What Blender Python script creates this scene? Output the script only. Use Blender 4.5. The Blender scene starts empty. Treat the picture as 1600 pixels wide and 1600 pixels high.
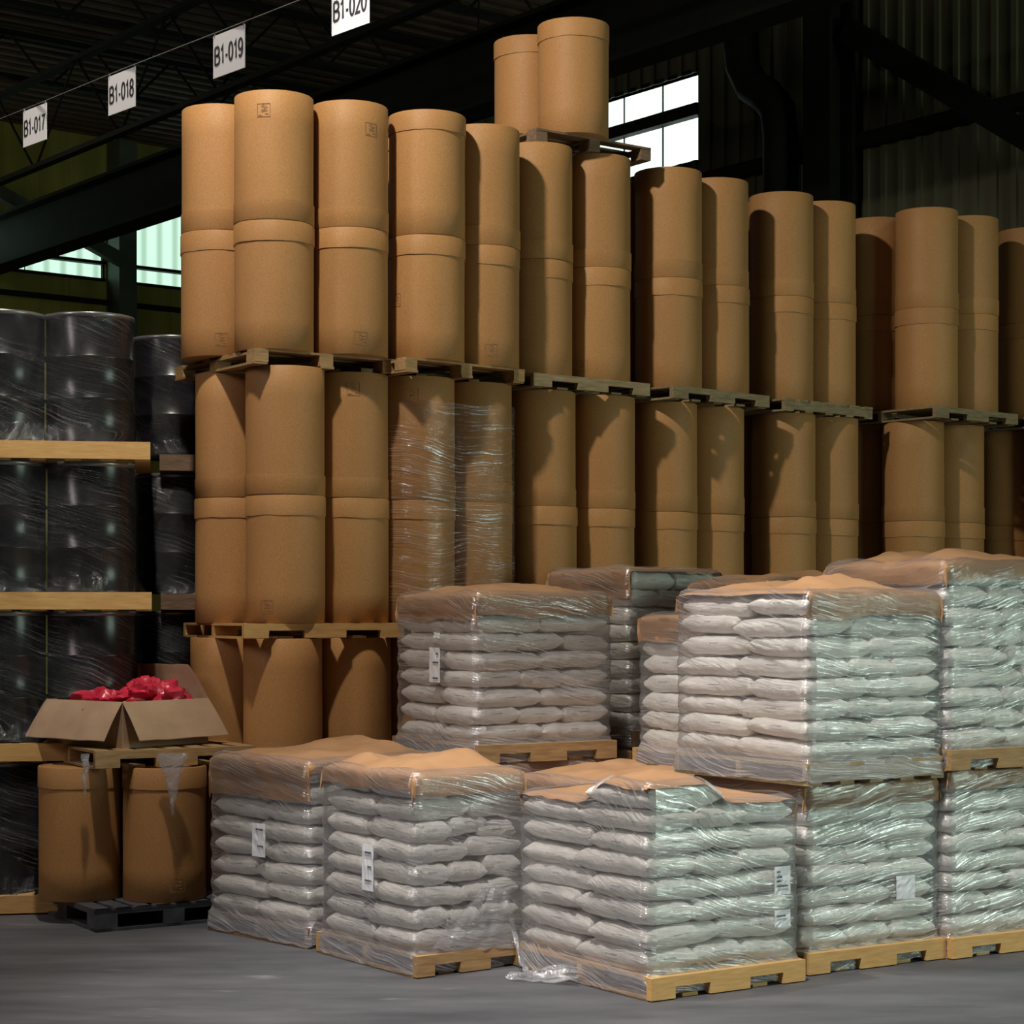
import bpy, math, random
from mathutils import Vector, Matrix, noise
S = bpy.context.scene
C = S.collection
R = math.radians
H = 1.97            # eye height
F = 3113.0          # focal length in pixels of the 1600 px frame
rnd = random.Random(7)

# ------------------------------------------------------------ camera, world, lights
cd = bpy.data.cameras.new('camera'); cam = bpy.data.objects.new('camera', cd); C.objects.link(cam)
cam.location = (0, 0, H); cam.rotation_euler = (R(90), 0, 0)
cd.sensor_width = 36; cd.lens = 36*F/1600; cd.shift_y = 155/1600; cd.clip_end = 200
S.camera = cam
w = bpy.data.worlds.new('world'); S.world = w; w.use_nodes = True
w.node_tree.nodes['Background'].inputs[0].default_value = (0.75, 0.95, 0.85, 1)
w.node_tree.nodes['Background'].inputs[1].default_value = 0.02
S.view_settings.view_transform = 'Standard'; S.view_settings.look = 'None'
S.view_settings.gamma = 1; S.view_settings.exposure = 0.0
S.view_settings.use_curve_mapping = False
S.cycles.transparent_max_bounces = 20

def light(name, kind, loc, energy, col, size=0.2, size_y=None, aim=None):
    l = bpy.data.lights.new(name, kind); o = bpy.data.objects.new(name, l); C.objects.link(o)
    o.location = loc; l.energy = energy; l.color = col
    if kind == 'AREA':
        l.size = size
        if size_y: l.shape = 'RECTANGLE'; l.size_y = size_y
    else:
        l.shadow_soft_size = size
    if aim is not None:
        o.rotation_euler = (Vector(aim)-Vector(loc)).to_track_quat('-Z', 'Y').to_euler()
    return o
# high bay lamp in the aisle ahead of the first drum stack (its bulb); dim bay at left; daylight doors; added fill lamps
KEY = (-2.15, 10.1, 8.6)
key = light('overhead_light', 'SPOT', KEY, 1450, (1.0, 0.93, 0.80), 0.16, aim=(-0.9, 13.3, 0))
key.data.spot_size = R(140); key.data.spot_blend = 0.6
light('bay_light_left', 'AREA', (-7.5, 8.0, 6.6), 140, (1.0, 0.88, 0.84), 1.0, 3.0, aim=(-0.5, 11.5, 0.8))
FILL_POS = (-0.9, 6.0, 8.6)
fill_spot = light('overhead_light', 'SPOT', FILL_POS, 4200, (1.0, 0.95, 0.90), 0.20, aim=(1.1, 9.6, 0.0))  # unseen spot added to brighten the front faces of the white loads
fill_spot.data.spot_size = R(48); fill_spot.data.spot_blend = 0.6
light('daylight_door_right', 'AREA', (12.0, 6.2, 3.6), 480, (0.78, 1.0, 0.83), 5.0, 4.0, aim=(1.5, 11.5, 1.3))
light('fill_light_back', 'POINT', (-9.5, 25.0, 8.4), 60, (1.0, 0.98, 0.80), 0.5)  # unseen fill added to lift the olive back wall
light('fill_light_far_right', 'POINT', (7.0, 13.0, 8.6), 90, (0.9, 1.0, 0.80), 0.5)  # unseen greenish fill added to brighten the right wall

# ------------------------------------------------------------ materials
def mat(name):
    m = bpy.data.materials.new(name); m.use_nodes = True
    nt = m.node_tree; b = nt.nodes['Principled BSDF']
    return m, nt, b
def N(nt, t, **kw):
    n = nt.nodes.new(t)
    for k, v in kw.items():
        if k.startswith('i_'):
            n.inputs[k[2:].replace('_', ' ')].default_value = v
        else: setattr(n, k, v)
    return n
def ramp(nt, src, p0, c0, p1, c1):
    r = nt.nodes.new('ShaderNodeValToRGB'); e = r.color_ramp.elements
    e[0].position = p0; e[0].color = (*c0, 1); e[1].position = p1; e[1].color = (*c1, 1)
    nt.links.new(src, r.inputs[0]); return r.outputs[0]
def simple(name, c0, c1, rough=0.7, scale=6, metallic=0, bump=0.0, stretch=(1, 1, 1), spec=0.5, per_object=0.0, detail=4):
    m, nt, b = mat(name)
    tc = N(nt, 'ShaderNodeTexCoord'); mp = N(nt, 'ShaderNodeMapping'); mp.inputs['Scale'].default_value = stretch
    nt.links.new(tc.outputs['Object'], mp.inputs[0])
    nz = N(nt, 'ShaderNodeTexNoise'); nz.inputs['Scale'].default_value = scale; nz.inputs['Detail'].default_value = detail
    if per_object:
        oi = N(nt, 'ShaderNodeObjectInfo'); nz.noise_dimensions = '4D'
        ml = N(nt, 'ShaderNodeMath', operation='MULTIPLY'); ml.inputs[1].default_value = 37
        nt.links.new(oi.outputs['Random'], ml.inputs[0]); nt.links.new(ml.outputs[0], nz.inputs['W'])
    nt.links.new(mp.outputs[0], nz.inputs['Vector'])
    col = ramp(nt, nz.outputs['Fac'], 0.3, c0, 0.7, c1)
    if per_object:
        hs = N(nt, 'ShaderNodeHueSaturation')
        mr = N(nt, 'ShaderNodeMapRange'); mr.inputs['To Min'].default_value = 1-per_object; mr.inputs['To Max'].default_value = 1+per_object
        nt.links.new(oi.outputs['Random'], mr.inputs[0]); nt.links.new(mr.outputs[0], hs.inputs['Value'])
        nt.links.new(col, hs.inputs['Color']); col = hs.outputs[0]
    nt.links.new(col, b.inputs['Base Color'])
    b.inputs['Roughness'].default_value = rough; b.inputs['Metallic'].default_value = metallic
    b.inputs['Specular IOR Level'].default_value = spec
    if bump:
        bp = N(nt, 'ShaderNodeBump'); bp.inputs['Strength'].default_value = bump; bp.inputs['Distance'].default_value = 0.02
        nt.links.new(nz.outputs['Fac'], bp.inputs['Height']); nt.links.new(bp.outputs[0], b.inputs['Normal'])
    return m
M = {}
M['kraft'] = simple('kraft_board', (0.375, 0.185, 0.064), (0.415, 0.21, 0.076), 0.6, 5, stretch=(1, 1, 0.35), spec=0.35, per_object=0.06, bump=0.03)
nt = M['kraft'].node_tree; b = nt.nodes['Principled BSDF']; src = b.inputs['Base Color'].links[0].from_socket     # fine paper fibre
tc = [n for n in nt.nodes if n.type == 'TEX_COORD'][0]; g = N(nt, 'ShaderNodeTexNoise'); g.inputs['Scale'].default_value = 140; g.inputs['Detail'].default_value = 2
nt.links.new(tc.outputs['Object'], g.inputs['Vector']); gm = N(nt, 'ShaderNodeMapRange'); gm.inputs['From Min'].default_value = 0.3; gm.inputs['From Max'].default_value = 0.7; gm.inputs['To Min'].default_value = 0.84; gm.inputs['To Max'].default_value = 1.14
nt.links.new(g.outputs['Fac'], gm.inputs[0]); hv = N(nt, 'ShaderNodeHueSaturation'); nt.links.new(gm.outputs[0], hv.inputs['Value']); nt.links.new(src, hv.inputs['Color']); nt.links.new(hv.outputs[0], b.inputs['Base Color'])
M['stamp'] = simple('stamp_ink', (0.22, 0.11, 0.045), (0.375, 0.185, 0.07), 0.8, 60)
M['paper'] = simple('kraft_paper', (0.32, 0.175, 0.085), (0.40, 0.23, 0.12), 0.62, 4, bump=0.3, spec=0.3)
M['wood'] = simple('pallet_wood', (0.26, 0.15, 0.06), (0.40, 0.25, 0.11), 0.75, 9, stretch=(1, 6, 6), bump=0.15, per_object=0.15)
M['wood_new'] = simple('fresh_pine', (0.50, 0.28, 0.09), (0.62, 0.37, 0.14), 0.65, 9, stretch=(1, 6, 6), bump=0.1, per_object=0.06)
M['wood_grey'] = simple('weathered_wood', (0.20, 0.145, 0.075), (0.36, 0.27, 0.15), 0.8, 9, stretch=(1, 6, 6), bump=0.2, per_object=0.15)
M['wood_dark'] = simple('old_dark_wood', (0.12, 0.075, 0.045), (0.23, 0.14, 0.08), 0.8, 9, stretch=(1, 6, 6), bump=0.2, per_object=0.1)
M['black_plastic'] = simple('black_recycled_plastic', (0.035, 0.037, 0.045), (0.075, 0.078, 0.09), 0.5, 12)
M['steel_black'] = simple('black_enamel', (0.006, 0.006, 0.008), (0.013, 0.012, 0.016), 0.26, 3, spec=0.4)
M['steel'] = simple('dark_structural_steel', (0.005, 0.0055, 0.004), (0.011, 0.012, 0.008), 0.7, 3, spec=0.2)
M['steel_green'] = simple('green_grey_steel', (0.06, 0.08, 0.055), (0.10, 0.12, 0.08), 0.6, 3)
M['carton'] = simple('brown_carton', (0.36, 0.235, 0.145), (0.46, 0.31, 0.20), 0.75, 5, per_object=0.03)
M['red_plastic'] = simple('red_plastic_film', (0.42, 0.012, 0.035), (0.60, 0.03, 0.07), 0.32, 8)
M['sign_white'] = simple('white_sign_board', (0.78, 0.78, 0.78), (0.84, 0.84, 0.84), 0.5, 2)
M['ink'] = simple('black_ink', (0.012, 0.012, 0.015), (0.02, 0.02, 0.022), 0.6, 3)
M['tag'] = simple('white_paper_tag', (0.62, 0.64, 0.68), (0.74, 0.75, 0.78), 0.6, 8)
M['cable'] = simple('grey_cable', (0.10, 0.10, 0.10), (0.16, 0.16, 0.15), 0.5, 8)
M['wall'] = None

# sacks: white paper with a small printed line
m, nt, b = mat('white_sack_paper'); M['sack'] = m
tc = N(nt, 'ShaderNodeTexCoord'); oi = N(nt, 'ShaderNodeObjectInfo')
nz = N(nt, 'ShaderNodeTexNoise'); nz.inputs['Scale'].default_value = 7; nz.inputs['Detail'].default_value = 5
nt.links.new(tc.outputs['Object'], nz.inputs['Vector'])
col = ramp(nt, nz.outputs['Fac'], 0.3, (0.70, 0.67, 0.63), 0.7, (0.80, 0.77, 0.73))
sx = N(nt, 'ShaderNodeSeparateXYZ'); nt.links.new(tc.outputs['Object'], sx.inputs[0])
def band(src, c, hw):
    a = N(nt, 'ShaderNodeMath', operation='SUBTRACT'); a.inputs[1].default_value = c; nt.links.new(src, a.inputs[0])
    d = N(nt, 'ShaderNodeMath', operation='ABSOLUTE'); nt.links.new(a.outputs[0], d.inputs[0])
    e = N(nt, 'ShaderNodeMath', operation='LESS_THAN'); e.inputs[1].default_value = hw; nt.links.new(d.outputs[0], e.inputs[0]); return e.outputs[0]
def mul(a, c):
    e = N(nt, 'ShaderNodeMath', operation='MULTIPLY'); nt.links.new(a, e.inputs[0])
    if isinstance(c, float): e.inputs[1].default_value = c
    else: nt.links.new(c, e.inputs[1])
    return e.outputs[0]
zb = band(sx.outputs['Z'], 0.012, 0.0035)
n2 = N(nt, 'ShaderNodeTexNoise'); n2.inputs['Scale'].default_value = 160; nt.links.new(tc.outputs['Object'], n2.inputs['Vector'])
gt = N(nt, 'ShaderNodeMath', operation='GREATER_THAN'); gt.inputs[1].default_value = 0.46; nt.links.new(n2.outputs['Fac'], gt.inputs[0])
px = N(nt, 'ShaderNodeMath', operation='MAXIMUM')
nt.links.new(band(sx.outputs['X'], 0.0, 0.05), px.inputs[0]); nt.links.new(band(sx.outputs['Y'], 0.0, 0.05), px.inputs[1])
fac = mul(mul(mul(zb, px.outputs[0]), gt.outputs[0]), 0.75)
mx = N(nt, 'ShaderNodeMix', data_type='RGBA'); nt.links.new(fac, mx.inputs[0]); nt.links.new(col, mx.inputs[6]); mx.inputs[7].default_value = (0.10, 0.10, 0.11, 1)
nt.links.new(mx.outputs[2], b.inputs['Base Color']); b.inputs['Roughness'].default_value = 0.55
wv = N(nt, 'ShaderNodeTexNoise'); wv.inputs['Scale'].default_value = 11; wv.inputs['Detail'].default_value = 3
mpw = N(nt, 'ShaderNodeMapping'); mpw.inputs['Scale'].default_value = (0.7, 1.4, 2.5); nt.links.new(tc.outputs['Object'], mpw.inputs[0]); nt.links.new(mpw.outputs[0], wv.inputs['Vector'])
bp = N(nt, 'ShaderNodeBump'); bp.inputs['Strength'].default_value = 0.35; bp.inputs['Distance'].default_value = 0.03
nt.links.new(wv.outputs['Fac'], bp.inputs['Height']); nt.links.new(bp.outputs[0], b.inputs['Normal'])

# stretch wrap: clear film with pulled, streaky folds (UV in metres: along the wrap, height)
def film(name, veil=0.07, streak=0.30, gloss=0.05, rough=0.16, skew=0.18, bumpd=0.018, low=0.0, fres=0.5, sg=0.80):
    m, nt, b = mat(name); nt.nodes.remove(b); out = nt.nodes['Material Output']
    uv = N(nt, 'ShaderNodeUVMap')
    n0 = N(nt, 'ShaderNodeTexNoise'); n0.inputs['Scale'].default_value = 1.1; nt.links.new(uv.outputs[0], n0.inputs['Vector'])
    sp = N(nt, 'ShaderNodeSeparateXYZ'); nt.links.new(uv.outputs[0], sp.inputs[0])
    # skewed and wandering v
    a = N(nt, 'ShaderNodeMath', operation='MULTIPLY_ADD'); nt.links.new(sp.outputs[0], a.inputs[0]); a.inputs[1].default_value = skew; nt.links.new(sp.outputs[1], a.inputs[2])
    a2 = N(nt, 'ShaderNodeMath', operation='MULTIPLY_ADD'); nt.links.new(n0.outputs['Fac'], a2.inputs[0]); a2.inputs[1].default_value = 0.30; nt.links.new(a.outputs[0], a2.inputs[2])
    cx = N(nt, 'ShaderNodeCombineXYZ'); nt.links.new(sp.outputs[0], cx.inputs[0]); nt.links.new(a2.outputs[0], cx.inputs[1])
    def nzs(su, sv, det, ro=0.5):
        mp = N(nt, 'ShaderNodeMapping'); mp.inputs['Scale'].default_value = (su, sv, 1); nt.links.new(cx.outputs[0], mp.inputs[0])
        n = N(nt, 'ShaderNodeTexNoise'); n.inputs['Scale'].default_value = 1; n.inputs['Detail'].default_value = det; n.inputs['Roughness'].default_value = ro
        nt.links.new(mp.outputs[0], n.inputs['Vector']); return n.outputs['Fac']
    fine = nzs(1.8, 95, 4, 0.7); coarse = nzs(2.2, 14, 3); patch = nzs(1.6, 3.2, 2); crk = nzs(14, 22, 3)
    thr = ramp(nt, fine, 0.515, (0, 0, 0), 0.60, (1, 1, 1))
    pm = ramp(nt, patch, 0.40, (0.10, 0.10, 0.10), 0.62, (1, 1, 1))
    def ml(x, y, op='MULTIPLY'):
        e = N(nt, 'ShaderNodeMath', operation=op)
        for i, q in enumerate((x, y)):
            if isinstance(q, (int, float)): e.inputs[i].default_value = q
            else: nt.links.new(q, e.inputs[i])
        return e.outputs[0]
    st = ml(thr, pm)
    hgt = ml(ml(ml(fine, 0.22), ml(coarse, 1.0), 'ADD'), ml(crk, 0.30), 'ADD')
    bp = N(nt, 'ShaderNodeBump'); bp.inputs['Strength'].default_value = 1.0; bp.inputs['Distance'].default_value = bumpd
    nt.links.new(hgt, bp.inputs['Height'])
    tr = N(nt, 'ShaderNodeBsdfTransparent'); tr.inputs[0].default_value = (0.98, 0.98, 0.98, 1)
    gl = N(nt, 'ShaderNodeBsdfGlossy'); gl.inputs['Roughness'].default_value = rough; gl.inputs['Color'].default_value = (0.95, 0.97, 1, 1)
    nt.links.new(bp.outputs[0], gl.inputs['Normal'])
    df = N(nt, 'ShaderNodeBsdfDiffuse'); df.inputs[0].default_value = (0.78, 0.78, 0.82, 1); nt.links.new(bp.outputs[0], df.inputs['Normal'])
    tl = N(nt, 'ShaderNodeBsdfTranslucent'); tl.inputs[0].default_value = (0.78, 0.78, 0.82, 1)
    dm = N(nt, 'ShaderNodeMixShader'); dm.inputs[0].default_value = 0.35; nt.links.new(df.outputs[0], dm.inputs[1]); nt.links.new(tl.outputs[0], dm.inputs[2])
    lw = N(nt, 'ShaderNodeLayerWeight'); lw.inputs[0].default_value = 0.35; nt.links.new(bp.outputs[0], lw.inputs['Normal'])
    gf = ml(ml(ml(lw.outputs['Fresnel'], fres), gloss, 'ADD'), ml(st, sg), 'ADD')
    m1 = N(nt, 'ShaderNodeMixShader'); nt.links.new(gf, m1.inputs[0]); nt.links.new(tr.outputs[0], m1.inputs[1]); nt.links.new(gl.outputs[0], m1.inputs[2])
    vf = ml(ml(st, streak), veil, 'ADD')
    if low:     # several turns of film lie over the pallet
        mr = N(nt, 'ShaderNodeMapRange'); nt.links.new(a2.outputs[0], mr.inputs[0]); nt.links.new(sp.outputs[1], mr.inputs[0])
        mr.inputs['From Min'].default_value = 0.19; mr.inputs['From Max'].default_value = 0.13; mr.inputs['To Min'].default_value = 0; mr.inputs['To Max'].default_value = low
        vf = ml(vf, mr.outputs[0], 'ADD')
    m2 = N(nt, 'ShaderNodeMixShader'); nt.links.new(vf, m2.inputs[0]); nt.links.new(m1.outputs[0], m2.inputs[1]); nt.links.new(dm.outputs[0], m2.inputs[2])
    nt.links.new(m2.outputs[0], out.inputs[0])
    return m
M['film'] = film('stretch_film', low=0.20)
M['film_b'] = film('stretch_film_falling', skew=-0.16, low=0.12)
M['film_dark'] = film('stretch_film_on_drums', veil=0.0, streak=0.035, gloss=0.008, rough=0.10, skew=0.35, bumpd=0.05, fres=0.08, sg=0.16)
M['film_thick'] = film('bunched_film', veil=0.16, streak=0.5, gloss=0.10, rough=0.15)
M['film_thin'] = film('thin_film', veil=0.01, streak=0.35, gloss=0.02, rough=0.08, skew=0.05, fres=0.3, sg=0.6)

# window glazing: ribbed translucent panels lit by the day behind
def glow(name, strength, col, ribs):
    m, nt, b = mat(name); nt.nodes.remove(b); out = nt.nodes['Material Output']
    e = N(nt, 'ShaderNodeEmission'); e.inputs[1].default_value = strength
    tc = N(nt, 'ShaderNodeTexCoord'); wv = N(nt, 'ShaderNodeTexWave'); wv.inputs['Scale'].default_value = ribs; wv.bands_direction = 'X'
    nt.links.new(tc.outputs['Object'], wv.inputs[0])
    c = ramp(nt, wv.outputs['Fac'], 0.0, tuple(x*0.62 for x in col), 0.6, col); nt.links.new(c, e.inputs[0])
    nt.links.new(e.outputs[0], out.inputs[0]); return m
M['pane_ribbed'] = glow('ribbed_daylight_panel', 1.15, (0.62, 0.95, 0.74), 1.1)
M['pane'] = glow('daylight_panel', 1.9, (0.82, 1.0, 0.90), 0.35)

# floor
m, nt, b = mat('worn_concrete'); M['floor'] = m
tc = N(nt, 'ShaderNodeTexCoord'); mp = N(nt, 'ShaderNodeMapping'); mp.inputs['Rotation'].default_value = (0, 0, R(-8)); mp.inputs['Scale'].default_value = (0.5, 1.6, 1)
nt.links.new(tc.outputs['Object'], mp.inputs[0])
n1 = N(nt, 'ShaderNodeTexNoise'); n1.inputs['Scale'].default_value = 1.4; n1.inputs['Detail'].default_value = 8; n1.inputs['Roughness'].default_value = 0.62; nt.links.new(mp.outputs[0], n1.inputs[0])
c = ramp(nt, n1.outputs['Fac'], 0.32, (0.045, 0.047, 0.055), 0.70, (0.115, 0.116, 0.128))
n2 = N(nt, 'ShaderNodeTexNoise'); n2.inputs['Scale'].default_value = 5; n2.inputs['Detail'].default_value = 6; nt.links.new(mp.outputs[0], n2.inputs[0])
sc = ramp(nt, n2.outputs['Fac'], 0.66, (0, 0, 0), 0.78, (0.5, 0.5, 0.5))
mx = N(nt, 'ShaderNodeMix', data_type='RGBA'); nt.links.new(sc, mx.inputs[0]); nt.links.new(c, mx.inputs[6]); mx.inputs[7].default_value = (0.30, 0.30, 0.30, 1)
nt.links.new(mx.outputs[2], b.inputs['Base Color']); b.inputs['Roughness'].default_value = 0.55
bp = N(nt, 'ShaderNodeBump'); bp.inputs['Strength'].default_value = 0.15; nt.links.new(n1.outputs['Fac'], bp.inputs['Height']); nt.links.new(bp.outputs[0], b.inputs['Normal'])
# walls
def wallmat(name, c0, c1):
    m, nt, b = mat(name)
    tc = N(nt, 'ShaderNodeTexCoord'); mp = N(nt, 'ShaderNodeMapping'); mp.inputs['Scale'].default_value = (3, 3, 0.12)
    nt.links.new(tc.outputs['Object'], mp.inputs[0]); n = N(nt, 'ShaderNodeTexNoise'); n.inputs['Scale'].default_value = 1.2; n.inputs['Detail'].default_value = 6
    nt.links.new(mp.outputs[0], n.inputs[0]); nt.links.new(ramp(nt, n.outputs['Fac'], 0.3, c0, 0.7, c1), b.inputs['Base Color']); b.inputs['Roughness'].default_value = 0.7
    return m
M['wall_r'] = wallmat('grimy_ribbed_cladding', (0.085, 0.085, 0.045), (0.15, 0.15, 0.085))
M['wall_b'] = wallmat('olive_painted_wall', (0.22, 0.20, 0.03), (0.36, 0.33, 0.06))
M['deck'] = simple('rusty_roof_deck', (0.060, 0.036, 0.022), (0.12, 0.075, 0.045), 0.7, 2)

# ------------------------------------------------------------ mesh helpers
class MB:
    def __init__(s): s.v = []; s.f = []
    def add(s, vs, fs):
        n = len(s.v); s.v += [tuple(v) for v in vs]; s.f += [tuple(i+n for i in f) for f in fs]
    def box(s, x0, y0, z0, x1, y1, z1):
        s.add([(x0,y0,z0),(x1,y0,z0),(x1,y1,z0),(x0,y1,z0),(x0,y0,z1),(x1,y0,z1),(x1,y1,z1),(x0,y1,z1)],
              [(0,3,2,1),(4,5,6,7),(0,1,5,4),(1,2,6,5),(2,3,7,6),(3,0,4,7)])
    def bar(s, p, q, r, n=8, w=None, h=None):
        p, q = Vector(p), Vector(q); d = (q-p).normalized()
        up = Vector((0,0,1)) if abs(d.z) < 0.95 else Vector((1,0,0))
        a = d.cross(up).normalized(); b_ = a.cross(d).normalized()
        if w: pts = [(-w/2,-h/2),(w/2,-h/2),(w/2,h/2),(-w/2,h/2)]
        else: pts = [(r*math.cos(t*2*math.pi/n), r*math.sin(t*2*math.pi/n)) for t in range(n)]
        k = len(pts); vs = [e + a*x + b_*y for e in (p, q) for x, y in pts]
        fs = [(i, (i+1)%k, k+(i+1)%k, k+i) for i in range(k)] + [tuple(range(k))[::-1], tuple(range(k, 2*k))]
        s.add(vs, fs)
    def lathe(s, prof, n=48, jit=None, close=True):
        vs = []; fs = []
        for j, (r, z) in enumerate(prof):
            for i in range(n):
                t = 2*math.pi*i/n; rr, zz = r, z
                if jit: rr, zz = jit(j, t, r, z)
                vs.append((rr*math.cos(t), rr*math.sin(t), zz))
        for j in range(len(prof)-1):
            for i in range(n):
                k = (i+1) % n; fs.append((j*n+i, j*n+k, (j+1)*n+k, (j+1)*n+i))
        if close:
            fs.append(tuple(range(n))[::-1]); fs.append(tuple(range((len(prof)-1)*n, len(prof)*n)))
        s.add(vs, fs)
    def mesh(s, name, material, smooth=None, uv=None):
        me = bpy.data.meshes.new(name); me.from_pydata(s.v, [], s.f); me.validate()
        if smooth is not None:
            me.polygons.foreach_set('use_smooth', [True]*len(me.polygons)); me.set_sharp_from_angle(angle=R(smooth))
        if uv:
            l = me.uv_layers.new(name='UVMap')
            for lp in me.loops: l.data[lp.index].uv = uv[lp.vertex_index]
        if material: me.materials.append(material)
        me.update(); return me
def put(name, me, parent=None, loc=(0,0,0), rz=0, scale=None):
    o = bpy.data.objects.new(name, me); C.objects.link(o); o.location = loc; o.rotation_euler = (0,0,rz)
    if scale: o.scale = scale
    if parent: o.parent = parent
    return o
def tag(o, label, cat, group=None, kind=None):
    o['label'] = label; o['category'] = cat
    if group: o['group'] = group
    if kind: o['kind'] = kind
    return o
def empty(name, loc, rz, label, cat, group=None):
    o = put(name, None, None, loc, rz); o.empty_display_size = 0.1
    return tag(o, label, cat, group)
def struct(name, me, loc=(0,0,0), rz=0):
    o = put(name, me, None, loc, rz); o['kind'] = 'structure'; return o
def uvec(t): return Vector((math.cos(t), math.sin(t), 0))
def vvec(t): return Vector((-math.sin(t), math.cos(t), 0))
def P(px, Z): return Vector(((px-800)/F*Z, Z, 0))
def nse(x, y=0.0, z=0.0): return noise.noise(Vector((x, y, z)))

# ------------------------------------------------------------ the building
mb = MB(); mb.box(-30, -12, -0.2, 30, 45, 0); struct('floor', mb.mesh('floor', M['floor']))
TH = R(38); U = uvec(TH); V = vvec(TH)
# right wall runs along V through (6.2, 19); built in a local frame x along -V, y into the room(-U)
WR = Vector((6.2, 19, 0)); WB = Vector((-8, 31, 0)); ZT = 9.6
def wall_panel(name, org, rz, x0, x1, z0, z1, material, holes=(), rib=0.25, depth=0.035):
    """ribbed cladding: x along the wall, y towards the room is negative; holes = (x0,x1,z0,z1)"""
    mb = MB()
    cuts = sorted({x0, x1} | {h[0] for h in holes} | {h[1] for h in holes})
    for a, b_ in zip(cuts, cuts[1:]):
        mid = (a+b_)/2; hs = [h for h in holes if h[0] < mid < h[1]]
        spans = [(z0, z1)] if not hs else []
        if hs:
            zz = z0
            for h in sorted(hs, key=lambda q: q[2]): spans.append((zz, h[2])); zz = h[3]
            spans.append((zz, z1))
        for (s0, s1) in spans:
            if s1-s0 < 0.01: continue
            mb.box(a, 0, s0, b_, 0.15, s1)
            x = math.ceil(a/rib)*rib
            while x + 0.07 < b_:
                mb.box(x, -depth, s0, x+0.07, 0.0, s1); x += rib
    return struct(name, mb.mesh(name, material), org, rz)
RZ_R = math.atan2(-V.y, -V.x)        # local x = -V (towards the camera), local -y = towards room
wz0, wz1 = 7.42, 8.48
wall_panel('wall_right', WR, RZ_R, -24, 32, 0, ZT, M['wall_r'], holes=[(-8.6, -6.42, wz0, wz1)])
RZ_B = math.atan2(U.y, U.x)
wb_holes = [(-2.2, 1.83, 7.33, 8.12), (2.18, 3.6, 7.33, 8.6)]
wall_panel('wall_back', WB, RZ_B, -16, 4.2, 0, ZT, M['wall_b'], holes=wb_holes, rib=0.6, depth=0.01)
def window(name, org, rz, x0, x1, z0, z1, nx, zbars, pane):
    mb = MB()
    f = 0.05
    mb.box(x0, -0.02, z0-f, x1, 0.13, z0); mb.box(x0, -0.02, z1, x1, 0.13, z1+f)
    for i in range(nx+1):
        x = x0+(x1-x0)*i/nx; t = 0.03 if i in (0, nx) else 0.005
        mb.box(x-t, 0.08 if t < 0.02 else 0.03, z0, x+t, 0.10, z1)
    for z, t in zbars: mb.box(x0, -0.03, z-t, x1, 0.13, z+t)
    o = struct(name, mb.mesh('window_frame', M['steel']), org, rz)
    g = MB(); g.box(x0, 0.10, z0, x1, 0.115, z1)
    p = put('window_pane', g.mesh('window_pane', pane), o)
window('window_1', WR, RZ_R, -8.6, -6.42, wz0, wz1, 3, [(8.04, 0.075)], M['pane'])
window('window_2', WB, RZ_B, -2.2, 1.83, 7.33, 8.12, 3, [(7.58, 0.025)], M['pane_ribbed'])
window('window_3', WB, RZ_B, 2.18, 3.6, 7.33, 8.6, 1, [(7.58, 0.025)], M['pane_ribbed'])
# ceiling deck: ribs run along U
mb = MB(); x = -34.0
while x < 34: mb.box(-40, x, 0.0, 40, x+0.12, 0.06); x += 0.30
mb.box(-40, -34, 0.06, 40, 34, 0.2)
struct('ceiling', mb.mesh('ceiling', M['deck']), (0, 16, ZT), TH)
# steelwork
def steel(name, org, rz, build, label, cat='beam', group=None, material='steel'):
    mb = MB(); build(mb); return tag(put(name, mb.mesh(name, M[material]), None, org, rz), label, cat, group)
def ibeam(mb, x0, x1, z0, d, wd, t=0.03):
    mb.box(x0, -wd/2, z0, x1, wd/2, z0+t); mb.box(x0, -wd/2, z0+d-t, x1, wd/2, z0+d); mb.box(x0, -t/2, z0+t, x1, t/2, z0+d-t)
struct('trim_1', (lambda mb: (ibeam(mb, -26, 30, 0, 0.78, 0.4, 0.05), mb)[1])(MB()).mesh('trim', M['steel']), (-5.65, 27.7, 7.2), RZ_R)
def truss(mb, x0, x1, z0, d, step):
    mb.box(x0, -0.06, z0, x1, 0.06, z0+0.06); mb.box(x0, -0.06, z0+d-0.06, x1, 0.06, z0+d)
    x = x0; k = 0
    while x < x1:
        a, b_ = (z0, z0+d) if k % 2 == 0 else (z0+d, z0)
        mb.bar((x, 0, a), (x+step, 0, b_), 0.018, 6); x += step; k += 1
for i in range(9):
    o = Vector((0, 16, 0)) + V*(-12+i*3.0)
    mb = MB(); truss(mb, -20, 20, 0, 0.62, 0.6)
    j = struct('trim_%d' % (i+2), mb.mesh('roof_joist', M['steel']), (o.x, o.y, ZT-0.66), TH)
for i, off in enumerate((-5.5, 1.2)):
    o = Vector((0, 16, 0)) + U*off
    mb = MB(); truss(mb, -22, 20, 0, 1.2, 1.2)
    struct('trim_%d' % (i+11), mb.mesh('roof_girder', M['steel']), (o.x, o.y, ZT-1.9), TH+R(90))
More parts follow.
